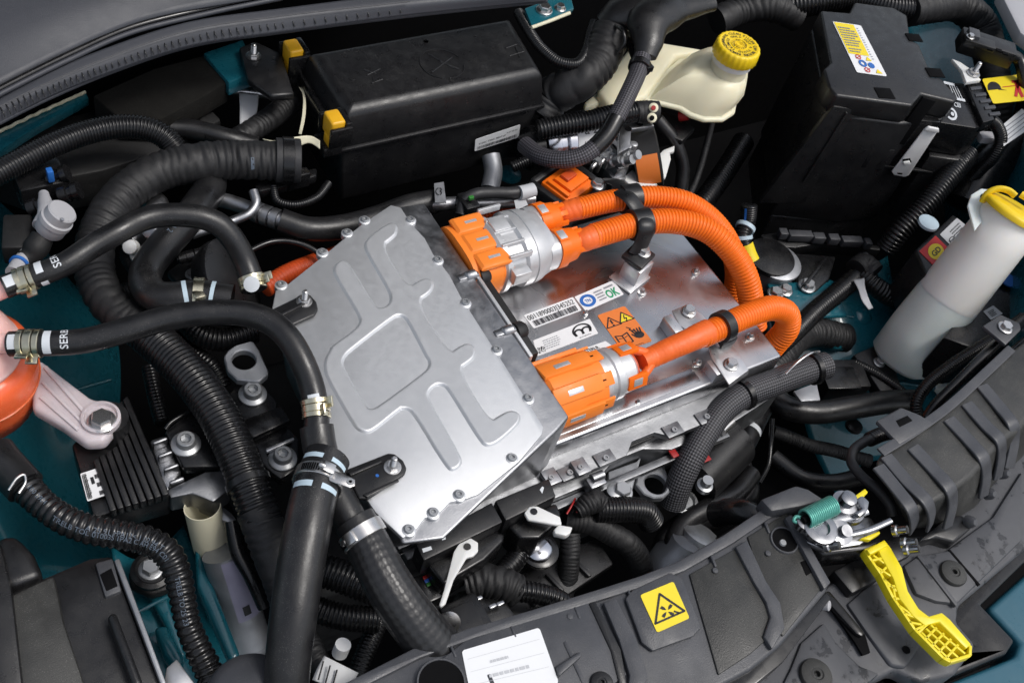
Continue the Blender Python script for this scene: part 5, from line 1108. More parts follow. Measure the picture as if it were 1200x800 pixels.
# ================================================================== LEFT: control unit, mounts, lamp
fm = thing('finned_module', 'black ribbed heat-sink module with barcode label at the left', 'module', P(150,560,-.06))
fq = [W2(335,560),W2(600,330),W2(800,800),W2(440,905)]
zt = .0
base = prism('block', PL(zt-.006, *fq), .035, 'black_plastic', fm, .003)
for k in range(8):
    u0, u1 = .22+k*.098, .22+k*.098+.080
    def bi(u, v): 
        a = [fq[0][i]*(1-u)+fq[1][i]*u for i in (0,1)]; b = [fq[3][i]*(1-u)+fq[2][i]*u for i in (0,1)]
        return (a[0]*(1-v)+b[0]*v, a[1]*(1-v)+b[1]*v)
    v0 = .34 if k < 4 else (.12 if k < 6 else .0)
    prism('fin', PL(zt+.004, bi(u0,v0),bi(u1,v0),bi(u1,.98),bi(u0,.98)), .012, 'black_plastic', fm, .0012)
lathe('post', P(*W2(520,520),-.01), Z, [(0,.018),(.03,.017)], 'black_plastic', fm, 28)
q = PL(zt+.001, W2(410,830),W2(510,795),W2(468,670),W2(376,700)); s = sticker('label', q, 'paper', fm, .0004)
Print().smalltext(.62,.95,.05,.95,3,.5).bars(.05,.3,.08,.9,3).rect(.4,.5,.56,.75).lay('label_print', q, 'ink', s, .0008)
pr = Print()
for j in range(30): pr.rect(.06,.05+j*.03,.24+.06*random.random(),.05+j*.03+.013*random.choice((1,1.5)))
pr.lay('barcode', q, 'ink', s, .0009)
# cast aluminium arm and black engine-mount brackets with bolts
o = thing('cast_arm', 'grey ribbed cast aluminium arm beside the finned module', 'mount arm', P(210,550,-.05))
prism('web', PL(-.012, W2(700,540),W2(780,515),W2(850,690),W2(780,790)), .03, 'cast_alu', o, .003)
for k in range(4): prism('rib', PL(-.002, *[W2(712+k*26+dx, 545+k*62+dy) for dx,dy in ((0,0),(70,-25),(76,-8),(6,18))]), .012, 'cast_alu', o, .002)
prism('long_edge', PL(-.005, W2(780,775),W2(960,690),W2(1060,680),W2(1080,770),W2(1000,830),W2(900,790),W2(800,812)), .025, 'flange_alu', o, .0018)
prism('lower_web', PL(-.03, W4(60,300),W4(150,330),W4(240,400),W4(280,460),W4(200,430),W4(150,380),W4(60,340)), .02, 'cast_alu', o, .003)
def mbr(name, label, poly, z_, bolts, loc):
    t = thing(name, label, 'bracket', P(*loc, z_-.02)); prism('plate', PL(z_, *poly), .014, 'black_smooth', t, .003)
    for b in bolts: bolt('socket', P(*b, z_+.0005), .0135, t, 'grey_bolt')
    return t
t_ = mbr('mount_bracket', 'black mount bracket with one grey socket bolt next to the cast arm', [W2(770,500),W2(890,400),W2(960,470),W2(1040,600),W2(1030,665),W2(860,670)], -.002, [(218,521)], (225,520))
tube('edge_fold', [(*W2(775,490),.0),(*W2(800,460),.002),(*W2(890,405),.002)], 2.5, 'black_smooth', t_)
t_ = mbr('mount_bracket', 'black mount bracket with one grey socket bolt below the silver lifting eye', [W2(1060,330),W2(1160,225),W2(1240,290),W2(1300,360),W2(1290,470),W2(1140,480),W2(1090,420)], .004, [(296,463)], (295,460))
t_ = mbr('mount_bracket', 'black mount bracket with one grey socket bolt left of the tee clamp', [W4(270,100),W4(420,20),W4(500,110),W4(500,230),W4(430,270),W4(350,210),W4(330,150)], -.004, [(331,538)], (330,530))
prism('step', PL(.006, W4(270,40),W4(430,-20),W4(470,40),W4(320,110)), .01, 'black_smooth', t_, .003); prism('edge', PL(.003, W4(370,150),W4(480,105),W4(484,115),W4(375,165)), .004, 'bracket_alu', t_, .001)
o = thing('lifting_eye', 'dull silver lifting eye plate with a hole at the left of the lid', 'lifting eye', P(283,430,.0))
def eye(o, cx, cy, z_, ri, outline, h=.008):
    """plate of the given outline with a round hole through it"""
    c = P(cx, cy, z_); pts = PL(z_, *outline); n = 48
    def ray(a):
        d = Vector((math.cos(a), math.sin(a))); best = 0
        for p, q in zip(pts, pts[1:]+pts[:1]):
            e = (q-p).to_2d(); w_ = (p-c).to_2d(); den = d.x*e.y-d.y*e.x
            if abs(den) < 1e-12: continue
            t = (w_.x*e.y-w_.y*e.x)/den; u_ = (w_.x*d.y-w_.y*d.x)/den
            if 0 <= u_ <= 1 and t > best: best = t
        return best
    A2 = [2*math.pi*k/n for k in range(n)]; RO = [max(ray(a), ri*1.15) for a in A2]
    def sec(f, t): return [c+Z*t+Vector((f(k)*math.cos(A2[k]), f(k)*math.sin(A2[k]), 0)) for k in range(n)]
    secs = [sec(lambda k: RO[k], -h), sec(lambda k: RO[k], -.0012), sec(lambda k: RO[k]-.0012, 0), sec(lambda k: ri+.0012, 0), sec(lambda k: ri, -.0012), sec(lambda k: ri, -h)]
    secs.append(secs[0]); loft('eye_plate', secs, 'magnesium', o, cap=False, smooth=35)
eye(o, 286, 421, .02, .0115, [S_(208,625),S_(225,600),S_(255,580),S_(320,562),S_(345,600),S_(385,690),S_(345,722),S_(260,715),S_(222,680)])
o = thing('front_lifting_eye', 'grey lifting eye plate with a hole below the front of the inverter', 'lifting eye', P(770,570,-.09))
eye(o, *W6(695,288), -.075, .0125, [W6(618,290),W6(625,245),W6(690,195),W6(722,150),W6(730,225),W6(752,285),W6(750,320),W6(725,342),W6(690,345),W6(650,330)])
# cream tube, silver cylinder, round mount, ribbed hose with print
o = thing('cream_tube', 'open cream cardboard-like tube on the silver cylinder at the lower left', 'tube', P(243,620,-.06))
c0, c1_ = P(*W3(790,110),-.02), P(*W3(825,265),-.075); d_ = (c0-c1_).normalized(); L_ = (c0-c1_).length; r_ = .0165
n = 36; dd, a1, a2 = frame(d_); secs = []
for t, r in ((0,r_),(L_,r_),(L_,r_-.0008),(.01,r_-.0008)): secs.append([c1_+dd*t+a1*(r*math.cos(2*math.pi*k/n))+a2*(r*math.sin(2*math.pi*k/n)) for k in range(n)])
loft('wall', secs, 'cream', o, cap=False); lathe('inside', c1_+dd*.012, dd, [(0,r_-.001),(.001,r_-.001)], 'dark', o, 20)
o = thing('silver_cylinder', 'grey metal cylinder with a lilac label at the lower left', 'cylinder', P(280,720,-.12))
k0, k1 = P(*W3(870,290),-.05), P(*W3(985,660),-.13)
_, pk = tube3('barrel', [k0, k0.lerp(k1,.5), k1], [.019]*3, 'magnesium', o, segs=36, step=.01)
lathe('end_cap', k1, (k1-k0), [(-.004,.0195),(0,.0195),(.004,.017),(.006,.01)], 'magnesium', o, 36)
lb = wrap_patch('label', pk, pk.len*.02, pk.len*.62, -1.2, .25, 'lilac', o, .0005); wrap_patch('code', pk, pk.len*.48, pk.len*.57, -.45, -.1, 'ink', lb, .001)
pr_t = wrap_text('label_print', pk, pk.len*.30, '4 41 210 02', .003, 'ink', lb, -.35)
o = thing('rubber_mount', 'round black rubber mount with hex stud below the finned module', 'mount', P(175,665,-.09))
prism('plate', PL(-.07, W3(500,370),W3(560,300),W3(650,330),W3(670,430),W3(590,455),W3(510,420)), .012, 'black_matte', o, .003)
lathe('bush', P(*W3(595,365),-.069), Z, [(0,.019),(.004,.019),(.006,.015),(.004,.013)], 'rubber', o, 36); bolt('hex', P(*W3(590,358),-.066), .011, o, 'grey_bolt')
hG, pG = hose('ribbed_hose', 'glossy ribbed black hose with pale printing snaking down the lower left', [(15,555,.03,21),(32,573,.03,19),(52,592,.03,17.5),(75,608,.03,18),(105,620,.028,18),(140,626,.025,18),(172,633,.022,18),(196,648,.018,18),(208,672,.01,17),(214,700,0,16),(220,730,-.01,15.5),(230,755,-.02,16),(242,780,-.03,17),(255,815,-.04,17)], 17, 'corrugated', ribs=1, pitch_mm=6.2, depth=.17)
hG.data.materials[0] = MAT['black_smooth']
tube('collar', [(-6,530,.032),(4,543,.032),(18,558,.031),(30,571,.03)], 23, 'rubber', hG); 
_, pw = tube('wire_clip', [(10,574,.046),(20,560,.05),(28,556,.05),(30,564,.046),(22,578,.044)], 1.8, 'steel', hG)
for s0, tx, an in ((.08,'1100 2904',-.2),(.21,'TRELB TOL 01003S 1PA2 C AH E94 C01',.25),(.30,'A 25 91 >PA12< 1 02 94 T',-.05),(.62,'TRELB TO 25 23',.1)): wrap_text('hose_print', pG, pG.len*s0, tx, .0042, 'ink_hose', hG, an, bold=.0)
hl = thing('lamp_housing', 'dark grey plastic headlamp housing in the lower left corner', 'headlamp', P(80,760,-.05))
prism('shell', PL(.0, (-40,690),W3(40,440),W3(210,370),W3(350,310),W3(440,300),W3(470,400),W3(560,640),W3(640,830),(100,860),(-40,860)), .08, 'black_plastic', hl, .004)
prism('upper_face', PL(.012, (-30,700),W3(50,450),W3(210,375),W3(250,560),W3(340,830),(20,840),(-30,830)), .02, 'brown_plastic', hl, .004)
prism('left_face', PL(.018, (-40,640),(0,632),(14,690),(30,830),(-40,830)), .03, 'black_plastic', hl, .004)
prism('bulb_cover', PL(.010, W3(-20,230),W3(60,215),W3(130,290),W3(170,380),W3(40,430),W3(-20,400)), .03, 'black_plastic', hl, .008, 3)
prism('bar', PL(.014, W3(415,535),W3(450,515),W3(560,800),W3(520,820)), .03, 'black_plastic', hl, .005, 3)
prism('socket_frame', PL(.004, W3(370,330),W3(440,310),W3(475,440),W3(410,465)), .012, 'grey_plastic', hl, .002); prism('socket_hole', PL(.0046, W3(390,375),W3(435,350),W3(460,420),W3(415,440)), .002, 'dark', hl, .0005)
prism('edge_strip', PL(.006, W3(445,320),W3(465,310),W3(560,560),W3(650,800),W3(630,810),W3(540,570)), .02, 'magnesium', hl, .0015)
o = thing('metal_plate', 'small bright metal plate by the lamp at the bottom edge', 'plate', P(200,790,-.04)); prism('plate', PL(-.03, W3(650,740),W3(690,705),W3(760,800),W3(700,840),W3(640,800)), .004, 'bracket_alu', o, .001)
o = lathe('grey_dome', P(295,812,.02), Z, [(-.03,.038),(-.01,.037),(0,.033),(.006,.024),(.009,.004)], 'grey_plastic', None, 40, 60); tag(o, 'rounded grey plastic dome at the bottom edge by the wide rubber hose', 'cover')
o, p_ = tube('black_strut', [(*W3(905,170),-.02),(*W3(930,290),-.03),(*W3(980,380),-.04),(*W3(1035,500),-.06)], 9, 'black_smooth', None); tag(o, 'slim black strut between the silver cylinder and the wide rubber hose', 'strut')
o = thing('hidden_gearbox', 'dark cast gearbox casing deep below the inverter', 'gearbox', Vector((0,-.05,-.3)))
prism('casing', [Vector(v) for v in ((-.28,-.14,-.11),(.27,-.14,-.11),(.27,.14,-.11),(-.28,.14,-.11))], .16, 'black_matte', o, .01, 3)
# ================================================================== FRONT: connector bar, harness, crossmember
cbx = thing('connector_bar', 'black plastic connector bar along the front of the inverter', 'connector bar', P(570,620,-.03))
zb_ = -.005
ra = prism('rail', PL(zb_, W5(490,255),W5(788,92),W5(832,170),W5(522,322)), .03, 'black_plastic', cbx, .002)
rb = prism('rail', PL(zb_, W5(800,86),W5(1012,-2),W5(1040,70),W5(842,166)), .03, 'black_plastic', cbx, .002)
for q in (((515,275),(550,265),(555,278),(520,290)),((590,228),(606,222),(608,238),(594,242)),((975,45),(985,32),(992,36),(985,60))): prism('scuff', PL(zb_+.0004, *[W5(*v) for v in q]), .0003, 'ink_white', cbx, 0)
def plug(label, poly, lever, hole, tip):
    t = thing('lever_connector', label, 'connector', P(*hole, -.06))
    prism('body', PL(-.022, *poly), .04, 'black_smooth', t, .003, 3)
    lv = prism('lever', PL(-.004, *lever), .004, 'white_plastic', t, .0012); lathe('pivot', P(*hole,-.0035), Z, [(0,.0036),(.0006,.0034)], 'black_smooth', lv, 14)
    if tip: prism('lever_tip', PL(-.006, *tip), .008, 'white_plastic', t, .0015)
    return t
plug('black lever connector with a long white lever pointing down to the crossmember', [W5(535,335),W5(640,275),W5(800,205),W5(838,215),W5(835,245),W5(760,320),W5(600,415)], [W5(640,285),W5(660,255),W5(705,232),W5(735,250),W5(735,285),W5(715,305),W5(690,310),W5(640,395),W5(608,490),W5(590,503),W5(582,495),W5(600,440)], W5(692,267), None)
plug('black lever connector with a short white lever near the red wires', [W5(850,185),W5(940,130),W5(1040,95),W5(1060,140),W5(1040,180),W5(975,235),W5(900,235)], [W5(915,135),W5(935,110),W5(965,108),W5(1055,150),W5(1062,180),W5(1040,182),W5(930,162)], W5(952,130), [W5(1030,200),W5(1050,180),W5(1105,190),W5(1095,215),W5(1078,225),W5(1035,215)])
for k, m_ in enumerate(('wire_red','dark','wire_red','wire_yellow','dark','wire_red')):
    o, p_ = tube('thin_wire', [(674+k*4,584+k*1.5,-.05),(670+k*4,592+k*1,-.047),(664+k*6,602-k*.8,-.05)], 1.3, m_, None, segs=8)
    tag(o, {0:'foremost red wire beside the short white lever',1:'first black wire beside the short white lever',2:'second red wire beside the short white lever',3:'yellow wire beside the short white lever',4:'second black wire beside the short white lever',5:'red wire nearest the ribbed hose'}[k], 'wire', 'wires beside the short white lever')
o = thing('wire_tape', 'crumpled black tape on the wires by the short white lever', 'tape', P(685,595,-.06)); tube('wrap', [(676,600,-.05,9),(688,592,-.048,13),(698,588,-.05,14),(706,592,-.052,12)], 12, 'tape', o, wrinkle=.05)
o, p_ = tube('ribbed_hose', [(697,597,-.06),(715,597,-.06),(738,597,-.062),(755,600,-.07),(764,612,-.085)], 15.5, 'corrugated', None, ribs=1, pitch_mm=3.6, depth=.12); tag(o, 'ribbed black hose with cut end showing wires below the inverter front', 'hose')
for k, m_ in enumerate(('wire_red','wire_yellow','dark')): tube('wire_end', [(690,592+k*4,-.055),(698,594+k*3.5,-.058),(706,596+k*3,-.06)], 2, m_, o, segs=8)
o, p_ = tube('wrapped_hose', [(662,608,-.075),(690,612,-.075),(715,624,-.08),(735,636,-.085),(748,652,-.10),(752,668,-.12)], 14, 'tape', None, wrinkle=.02); tag(o, 'tape-wrapped hose below the ribbed hose with cut end', 'hose')
o, p_ = tube('wrapped_hose', [(668,625,-.07),(668,650,-.08),(665,680,-.10),(655,710,-.12)], 12, 'tape', None, wrinkle=.03); tag(o, 'fuzzy black wrapped hose hanging below the short white lever', 'hose')
o, p_ = tube('ribbed_hose', [(612,640,-.06),(604,655,-.06),(592,668,-.06),(580,680,-.06)], 13, 'corrugated', None, ribs=1, pitch_mm=3.8); tag(o, 'short ribbed hose under the lever connectors', 'hose')
o, p_ = tube('wrapped_hose', [(545,685,-.06),(565,680,-.055),(590,684,-.055),(606,692,-.06)], 20, 'tape', None, wrinkle=.04); tag(o, 'bulky taped harness joint behind the crossmember', 'harness')
o, p_ = tube('ribbed_hose', [(600,692,-.055),(625,694,-.055),(648,700,-.06),(668,712,-.075)], 13, 'corrugated', None, ribs=1, pitch_mm=3.8); tag(o, 'ribbed hose leaving the taped joint towards the right behind the crossmember', 'hose')
o = thing('sensor_plug', 'silver and black sensor plug under the lever connectors', 'plug', P(632,645,-.09)); lathe('collar', P(630,648,-.075), Z, [(0,.018),(.004,.020),(.008,.020),(.010,.016)], 'black_smooth', o, 28); lathe('cap', P(630,645,-.066), Z, [(0,.014),(.006,.014),(.009,.010)], 'pump_steel', o, 28)
o = thing('small_plugs', 'cluster plug with tiny coloured wires beside the knitted hose', 'plug', P(500,690,-.06))
box('body', P(500,692,-.05), .008,.014,.008,'black_smooth',o,.002); 
for k, m_ in enumerate(('wire_red','wire_blue','wire_green')): box('wire_stub', P(498+k*2,677+k*4,-.043), .0022,.0018,.002,m_,o,.0005)
for a, b in ((430,295),(540,470),(735,470),(790,500),(820,490)): box('metal_tab', P(*W5(a,b),-.05), .004,.002,.002,'latch_steel',o,.001)
o = thing('relay_box', 'black relay box half hidden behind the crossmember', 'relay', P(545,725,-.06)); box('case', P(545,732,-.06), .02,.022,.015,'black_smooth',o,.004); box('lid_edge', P(545,732,-.044), .017,.019,.001,'black_plastic',o,.0006); box('latch', P(536,738,-.041), .004,.006,.003,'black_smooth',o,.001); lathe('ring', P(527,728,-.03), fw*-1, [(0,.010),(.003,.010),(.004,.006)], 'steel', o, 20); box('step', P(572,718,-.07), .018,.018,.012,'black_smooth',o,.003)
# beam under it
o = prism('lower_beam', PL(-.10, W5(640,440),W5(860,380),W5(1200,250),W5(1230,300),W5(900,430),W5(680,500)), .03, 'brown_plastic', None, .006); tag(o, 'dark plastic beam deep under the lever connectors', 'beam')
o = thing('casting_foot', 'grey casting foot with a flanged bolt below the inverter front', 'casting', P(730,570,-.10))
prism('web', PL(-.066, W6(510,240),W6(620,200),W6(640,180),W6(600,330),W6(560,345),W6(510,300)), .04, 'magnesium', o, .005); prism('pad', PL(-.060, W6(510,290),W6(548,262),W6(598,325),W6(570,345),W6(520,330)), .015, 'cast_alu', o, .002); bolt('hex', P(*W6(560,322),-.059), .012, o, 'grey_bolt'); lathe('loop', P(*W6(535,320),-.059), Z, [(0,.010),(.004,.010),(.005,.008)], 'grey_bolt', o, 24)
for a, b, z_ in ((400,225,-.02),(285,265,-.02)): box('tab', P(*W6(a,b),z_), .008,.009,.003,'cast_alu',o,.001); bolt('screw', P(*W6(a,b),z_+.003), .003, o, 'grey_bolt')
box('clip', P(*W6(455,290),-.045), .010,.007,.008,'cast_alu',o,.002); lathe('clip_roller', P(*W6(445,270),-.035), X, [(0,.005),(.014,.005)], 'cast_alu', o, 14)
# woven sleeve cable and black hoses on the right
o, p_ = tube('woven_cable', [(968,428,-.03),(940,436,-.03),(905,449,-.025),(870,463,-.025),(845,482,-.03),(825,510,-.04),(808,540,-.055),(796,566,-.075),(788,590,-.10)], 16, 'mesh_sleeve', None, segs=32, step=.004); tag(o, 'thick woven-sleeve cable crossing the front right corner of the inverter', 'cable')
for x_, y_ in ((872,462),(953,433)): ring('tie', p_, sat(p_,x_,y_), .007, 'black_smooth', o, 1.06, .002); 
lathe('steel_end', P(845,505,-.05), (X+Y*.3), [(0,.006),(.02,.006)], 'steel', o, 14)
o, p_ = tube('rubber_hose', [(880,440,-.12),(900,460,-.12),(922,477,-.12),(955,483,-.12),(1000,477,-.12),(1040,471,-.125),(1070,470,-.13)], 14, 'rubber', None); tag(o, 'smooth black hose bending right across the dark gap to the strut tower', 'hose')
o, p_ = tube('ribbed_hose', [(1200,372,.0),(1172,392,-.01),(1140,412,-.02),(1110,432,-.03),(1085,453,-.04),(1074,472,-.05),(1074,488,-.06)], 7.5, 'corrugated', None, ribs=1, pitch_mm=3); tag(o, 'thin ribbed hose running up behind the ribbed cover at the right', 'hose')
o, p_ = tube('bowden_cable', [(1030,510,.0),(1012,518,.01),(1000,528,.015),(998,542,.018),(1010,558,.02),(1030,575,.025),(1043,592,.025),(1046,604,.02)], 6, 'rubber_soft', None); tag(o, 'smooth black release cable bending down to the latch', 'cable')
tube('sleeve', [(1050,505,-.005),(1035,508,0),(1018,515,.005)], 9, 'corrugated', o, ribs=1, pitch_mm=4)
o, p_ = tube('rubber_hose', [(905,450,-.14),(880,500,-.13),(865,540,-.13),(875,575,-.14),(850,600,-.14),(810,612,-.13),(785,628,-.13),(775,655,-.14)], 15, 'rubber', None); tag(o, 'black hose winding down through the dark gap right of the lifting eye', 'hose')
wrap_patch('stripe', p_, p_.len*.28, p_.len*.30, -1.2, 1.2, 'ink_white', o)
o, p_ = tube('rubber_hose', [(800,660,-.12),(790,640,-.11),(800,615,-.11),(830,595,-.11),(862,578,-.115),(880,555,-.12)], 12, 'rubber', None); tag(o, 'second black hose low in the dark gap in front of the lifting eye', 'hose')
o = thing('dark_pump', 'dark grey round pump nose low behind the crossmember', 'pump', P(800,650,-.14)); lathe('nose', P(800,645,-.11), (X*.5+Y*.3+Z), [(-.04,.03),(-.01,.028),(0,.02),(.012,.018),(.014,.010)], 'magnesium', o, 30); lathe('ring', P(818,632,-.11), (X*.5+Y*.3+Z), [(0,.022),(.008,.022),(.01,.018)], 'grey_bolt', o, 30)
o = lathe('pump_bolt', P(824,571,-.07), Z, [(0,.009),(.006,.009),(.007,.006),(.016,.006)], 'grey_bolt', None, 18); tag(o, 'small grey stud between the woven cable and the black hose', 'stud')
o = thing('motor_case', 'black pump motor with a small red sticker under the woven cable', 'motor', P(830,535,-.12)); lathe('case', P(840,535,-.10), (X*.9+Y*.3), [(-.05,.03),(0,.032),(.03,.032),(.034,.024)], 'black_plastic', o, 36); box('red_sticker', P(*W6(880,190),-.066), .008,.005,.001,'wire_red',o,.0003); box('red_sticker', P(*W6(765,170),-.05), .004,.005,.001,'wire_red',o,.0003)
o = prism('pale_bracket', PL(-.08, W7(300,260),W7(390,225),W7(405,295),W7(330,300)), .004, 'magnesium', None, .001); tag(o, 'pale grey bracket peeping out under the woven cable end', 'bracket')
o, p_ = tube('thin_cable', [(905,490,-.1),(903,520,-.12),(900,545,-.13),(890,565,-.14)], 3, 'black_smooth', None); tag(o, 'thin black cable hanging in the dark gap', 'cable')
o, p_ = tube('rubber_hose', [(905,535,-.15),(940,560,-.15),(975,565,-.15),(1010,558,-.14)], 10, 'rubber', None); tag(o, 'slim dark hose low behind the latch', 'hose')
o, p_ = tube('steel_wire', [(921,438,.0),(935,424,.01),(950,414,.012),(960,412,.005)], 1.6, 'steel', None); tag(o, 'bent bright wire clip at the end of the woven cable', 'wire')
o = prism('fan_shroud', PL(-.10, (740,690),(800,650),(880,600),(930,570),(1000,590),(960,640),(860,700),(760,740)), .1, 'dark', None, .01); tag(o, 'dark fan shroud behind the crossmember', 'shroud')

# crossmember
cm = thing('crossmember', 'long grey plastic crossmember with yellow fan sticker along the bottom', 'crossmember', P(700,760,-.02))
rear = [(380,812),(409,797),(484,759),(550,735),(625,713),(700,690),(750,674),(794,657),(850,625),(920,578)]
front = [(928,598),(952,640),(974,680),(968,693),(914,757),(880,785),(840,806),(760,850),(380,850)]
prism('top', PL(.030, *(rear+front)), .05, 'grey_plastic', cm, .004, 3)
lip = rear+[(x+9,y+11) for x,y in rear[::-1]]
prism('rear_lip', PL(.034, *lip), .03, 'grey_plastic', cm, .0018)
def slab(name, px, z_=.0325, h=.004, m='grey_plastic', par=cm, bev=.0015): return prism(name, PL(z_, *px), h, m, par, bev)
slab('raised_panel', [(545,750),(690,702),(715,745),(735,790),(650,850),(470,850),(500,785)], .0335)
slab('fan_recess', [(742,690),(785,670),(800,676),(822,735),(812,745),(765,762),(752,752),(733,700)], .0345)
slab('dark_panel', [(808,672),(862,642),(912,737),(880,765),(842,790)], .0322, m='brown_plastic')
slab('dark_panel', [(876,628),(922,600),(968,682),(918,745),(908,735)], .0322, m='brown_plastic')
slab('strap_rib', [(862,640),(876,632),(898,680),(915,706),(920,735),(905,760),(895,745),(903,722),(898,705),(884,682)], .0355, .006)
slab('end_rib', [(920,606),(928,602),(974,682),(966,690)], .037, .008)
slab('strap_rib', [(707,705),(722,700),(745,745),(760,790),(752,820),(735,815),(738,790),(726,750)], .0360, .006)
slab('step_line', [(690,706),(698,703),(728,760),(735,800),(726,802),(716,762)], .0350, .003, 'black_plastic')
slab('front_skirt', [(842,792),(912,745),(968,693),(974,700),(918,775),(850,830)], .024, .03, 'black_smooth')
lathe('round_hole', P(919,633,.0327), Z, [(0,.0125),(.0008,.0125)], 'dark', cm, 28); lathe('hole_pin', P(917,636,.033), Z, [(0,.004),(.002,.003)], 'grey_bolt', cm, 12); lathe('hole_rim', P(919,633,.0325), Z, [(0,.0145),(.0015,.0140),(.0015,.0126),(0,.0125)], 'grey_plastic', cm, 28)
slab('square_hole', [(938,658),(948,654),(955,668),(945,674)], .0328, .001, 'dark', bev=.0002)
lathe('round_opening', P(517,800,.0342), Z, [(0,.0185),(.001,.0185)], 'dark', cm, 32); lathe('opening_rim', P(517,800,.034), Z, [(0,.0205),(.002,.020),(.002,.0187),(0,.0186)], 'grey_plastic', cm, 32)
slab('rib_fin', [(652,780),(680,762),(682,768),(655,792)], .038, .006)
q = PL(.0348, (770,741),(808,724),(789,681),(750,697)); s = sticker('fan_sticker', q, 'paper_yellow', cm, .0004, .06); a_ = .82
pr = Print().line([(.5+.42/a_*math.cos(R(90+120*k)), .42+.42*math.sin(R(90+120*k))) for k in range(3)], .05, a_, True)
for k in range(5): 
    a = R(90*k+20)
    if k < 4: pr.poly([(.5+(.03+.15*t)/a_*math.cos(a+w_), .38+(.03+.15*t)*math.sin(a+w_)) for t, w_ in ((0,0),(.5,.55),(1,.45),(1,.05),(.6,-.1))])
pr.line([(.68,.30),(.78,.22)],.04,a_).lay('fan_symbol', q, 'ink', s, .0008)
q = PL(.0338, (553,822),(655,800),(632,735),(541,762)); s = sticker('white_label', q, 'paper', cm, .0004, .06)
pr = Print(); 
for y_ in (.3,.55,.8): pr.rect(.05,y_,.95,y_+.006)
pr.smalltext(.25,.75,.36,.48,1,.5).smalltext(.3,.6,.62,.72,1,.5).lay('label_print', q, 'paper_dim', s, .0008)
for k in range(7):                              # moulded ribs and clips along the crossmember
    a, b = rear[2+k], rear[3+k] if 3+k < len(rear) else rear[-1]
    mx_, my_ = (a[0]+b[0])/2, (a[1]+b[1])/2
    slab('lip_rib', [(mx_+10,my_+9),(mx_+13,my_+8),(mx_+19,my_+22),(mx_+16,my_+23)], .0345, .004)
for q in (((570,790),(575,788),(600,846),(594,848)), ((660,752),(664,750),(700,826),(695,828))): slab('mould_line', q, .0345, .002, 'grey_plastic')
for x_, y_ in ((668,722),(838,668),(900,648)): lathe('mould_pip', P(x_,y_,.0335), Z, [(0,.003),(.0008,.0026),(.001,.001)], 'grey_plastic', cm, 12)
bolt('plug', P(705,800,.0342), .010, cm, 'black_plastic')
# ribbed cover at the right
rc = thing('ribbed_cover', 'dark plastic ribbed air duct cover at the right edge of the front', 'cover', P(1120,560,.0))
top_ = [W7(615,545),W7(640,505),W7(760,430),W7(900,330),W7(1060,185),W7(1150,100),W7(1260,20),W7(1330,200),W7(1190,400),W7(1100,470),W7(1000,590),W7(925,650),W7(840,700),W7(760,740),W7(720,720)]
low_ = [W7(640,590),W7(660,560),W7(770,500),W7(900,400),W7(1060,270),W7(1150,190),W7(1260,120),W7(1340,330),W7(1190,530),W7(1110,600),W7(1010,720),W7(900,790),W7(840,800),W7(770,800),W7(740,770)]
prism('shell', PL(.055, *top_), .05, 'brown_plastic', rc, .008, 4, bottom=PL(.0, *low_))
def strip(pts, wd, par=rc):
    tube3('rib', [P(*W7(a,b),z_) for a,b,z_ in pts], [wd*1.3]*len(pts), 'grey_plastic', par, sq=.24, segs=20, flat=.35, step=.002)
strip([(630,555,.056),(700,640,.057),(760,720,.056),(770,770,.04),(765,800,.02)], .0058)
strip([(660,515,.056),(740,610,.057),(820,690,.057),(838,740,.045),(830,790,.025)], .0058)
strip([(765,480,.056),(850,570,.057),(910,640,.057),(920,700,.042),(900,790,.02)], .0062)
strip([(905,370,.056),(990,460,.057),(1040,520,.057),(1052,590,.04),(1040,670,.02)], .0062)
strip([(975,310,.056),(1055,400,.057),(1105,450,.057),(1110,520,.04),(1095,600,.02)], .0062)
strip([(1035,240,.056),(1110,330,.057),(1155,390,.057),(1160,460,.04),(1140,560,.02)], .0062)
strip([(640,500,.058),(760,425,.058),(900,325,.058),(1060,180,.058),(1150,95,.058)], .004)
prism('square_slot', PL(.0573, W7(735,670),W7(770,655),W7(800,695),W7(765,710)), .002, 'dark', rc, .0004)
tb = prism('tab', PL(.06, W7(625,375),W7(720,322),W7(790,350),W7(850,385),W7(780,430),W7(715,468)), .006, 'grey_plastic', rc, .002); prism('tab_slot', PL(.0605, W7(700,375),W7(745,355),W7(765,375),W7(715,400)), .001, 'dark', tb, .0003)
tb = prism('screw_tab', PL(.05, W7(1040,5),W7(1110,-40),W7(1185,-5),W7(1190,20),W7(1130,80)), .006, 'grey_plastic', rc, .002); bolt('hex', P(*W7(1125,15),.0505), .009, rc, 'steel')
tube('edge_pipe', [(1200,375,.03),(1160,410,.03),(1120,450,.02),(1095,475,.01),(1085,490,.0)], 6, 'black_smooth', rc)
tube('edge_pipe', [(1205,395,.02),(1165,430,.02),(1125,470,.01),(1108,488,.0)], 4, 'black_smooth', rc)

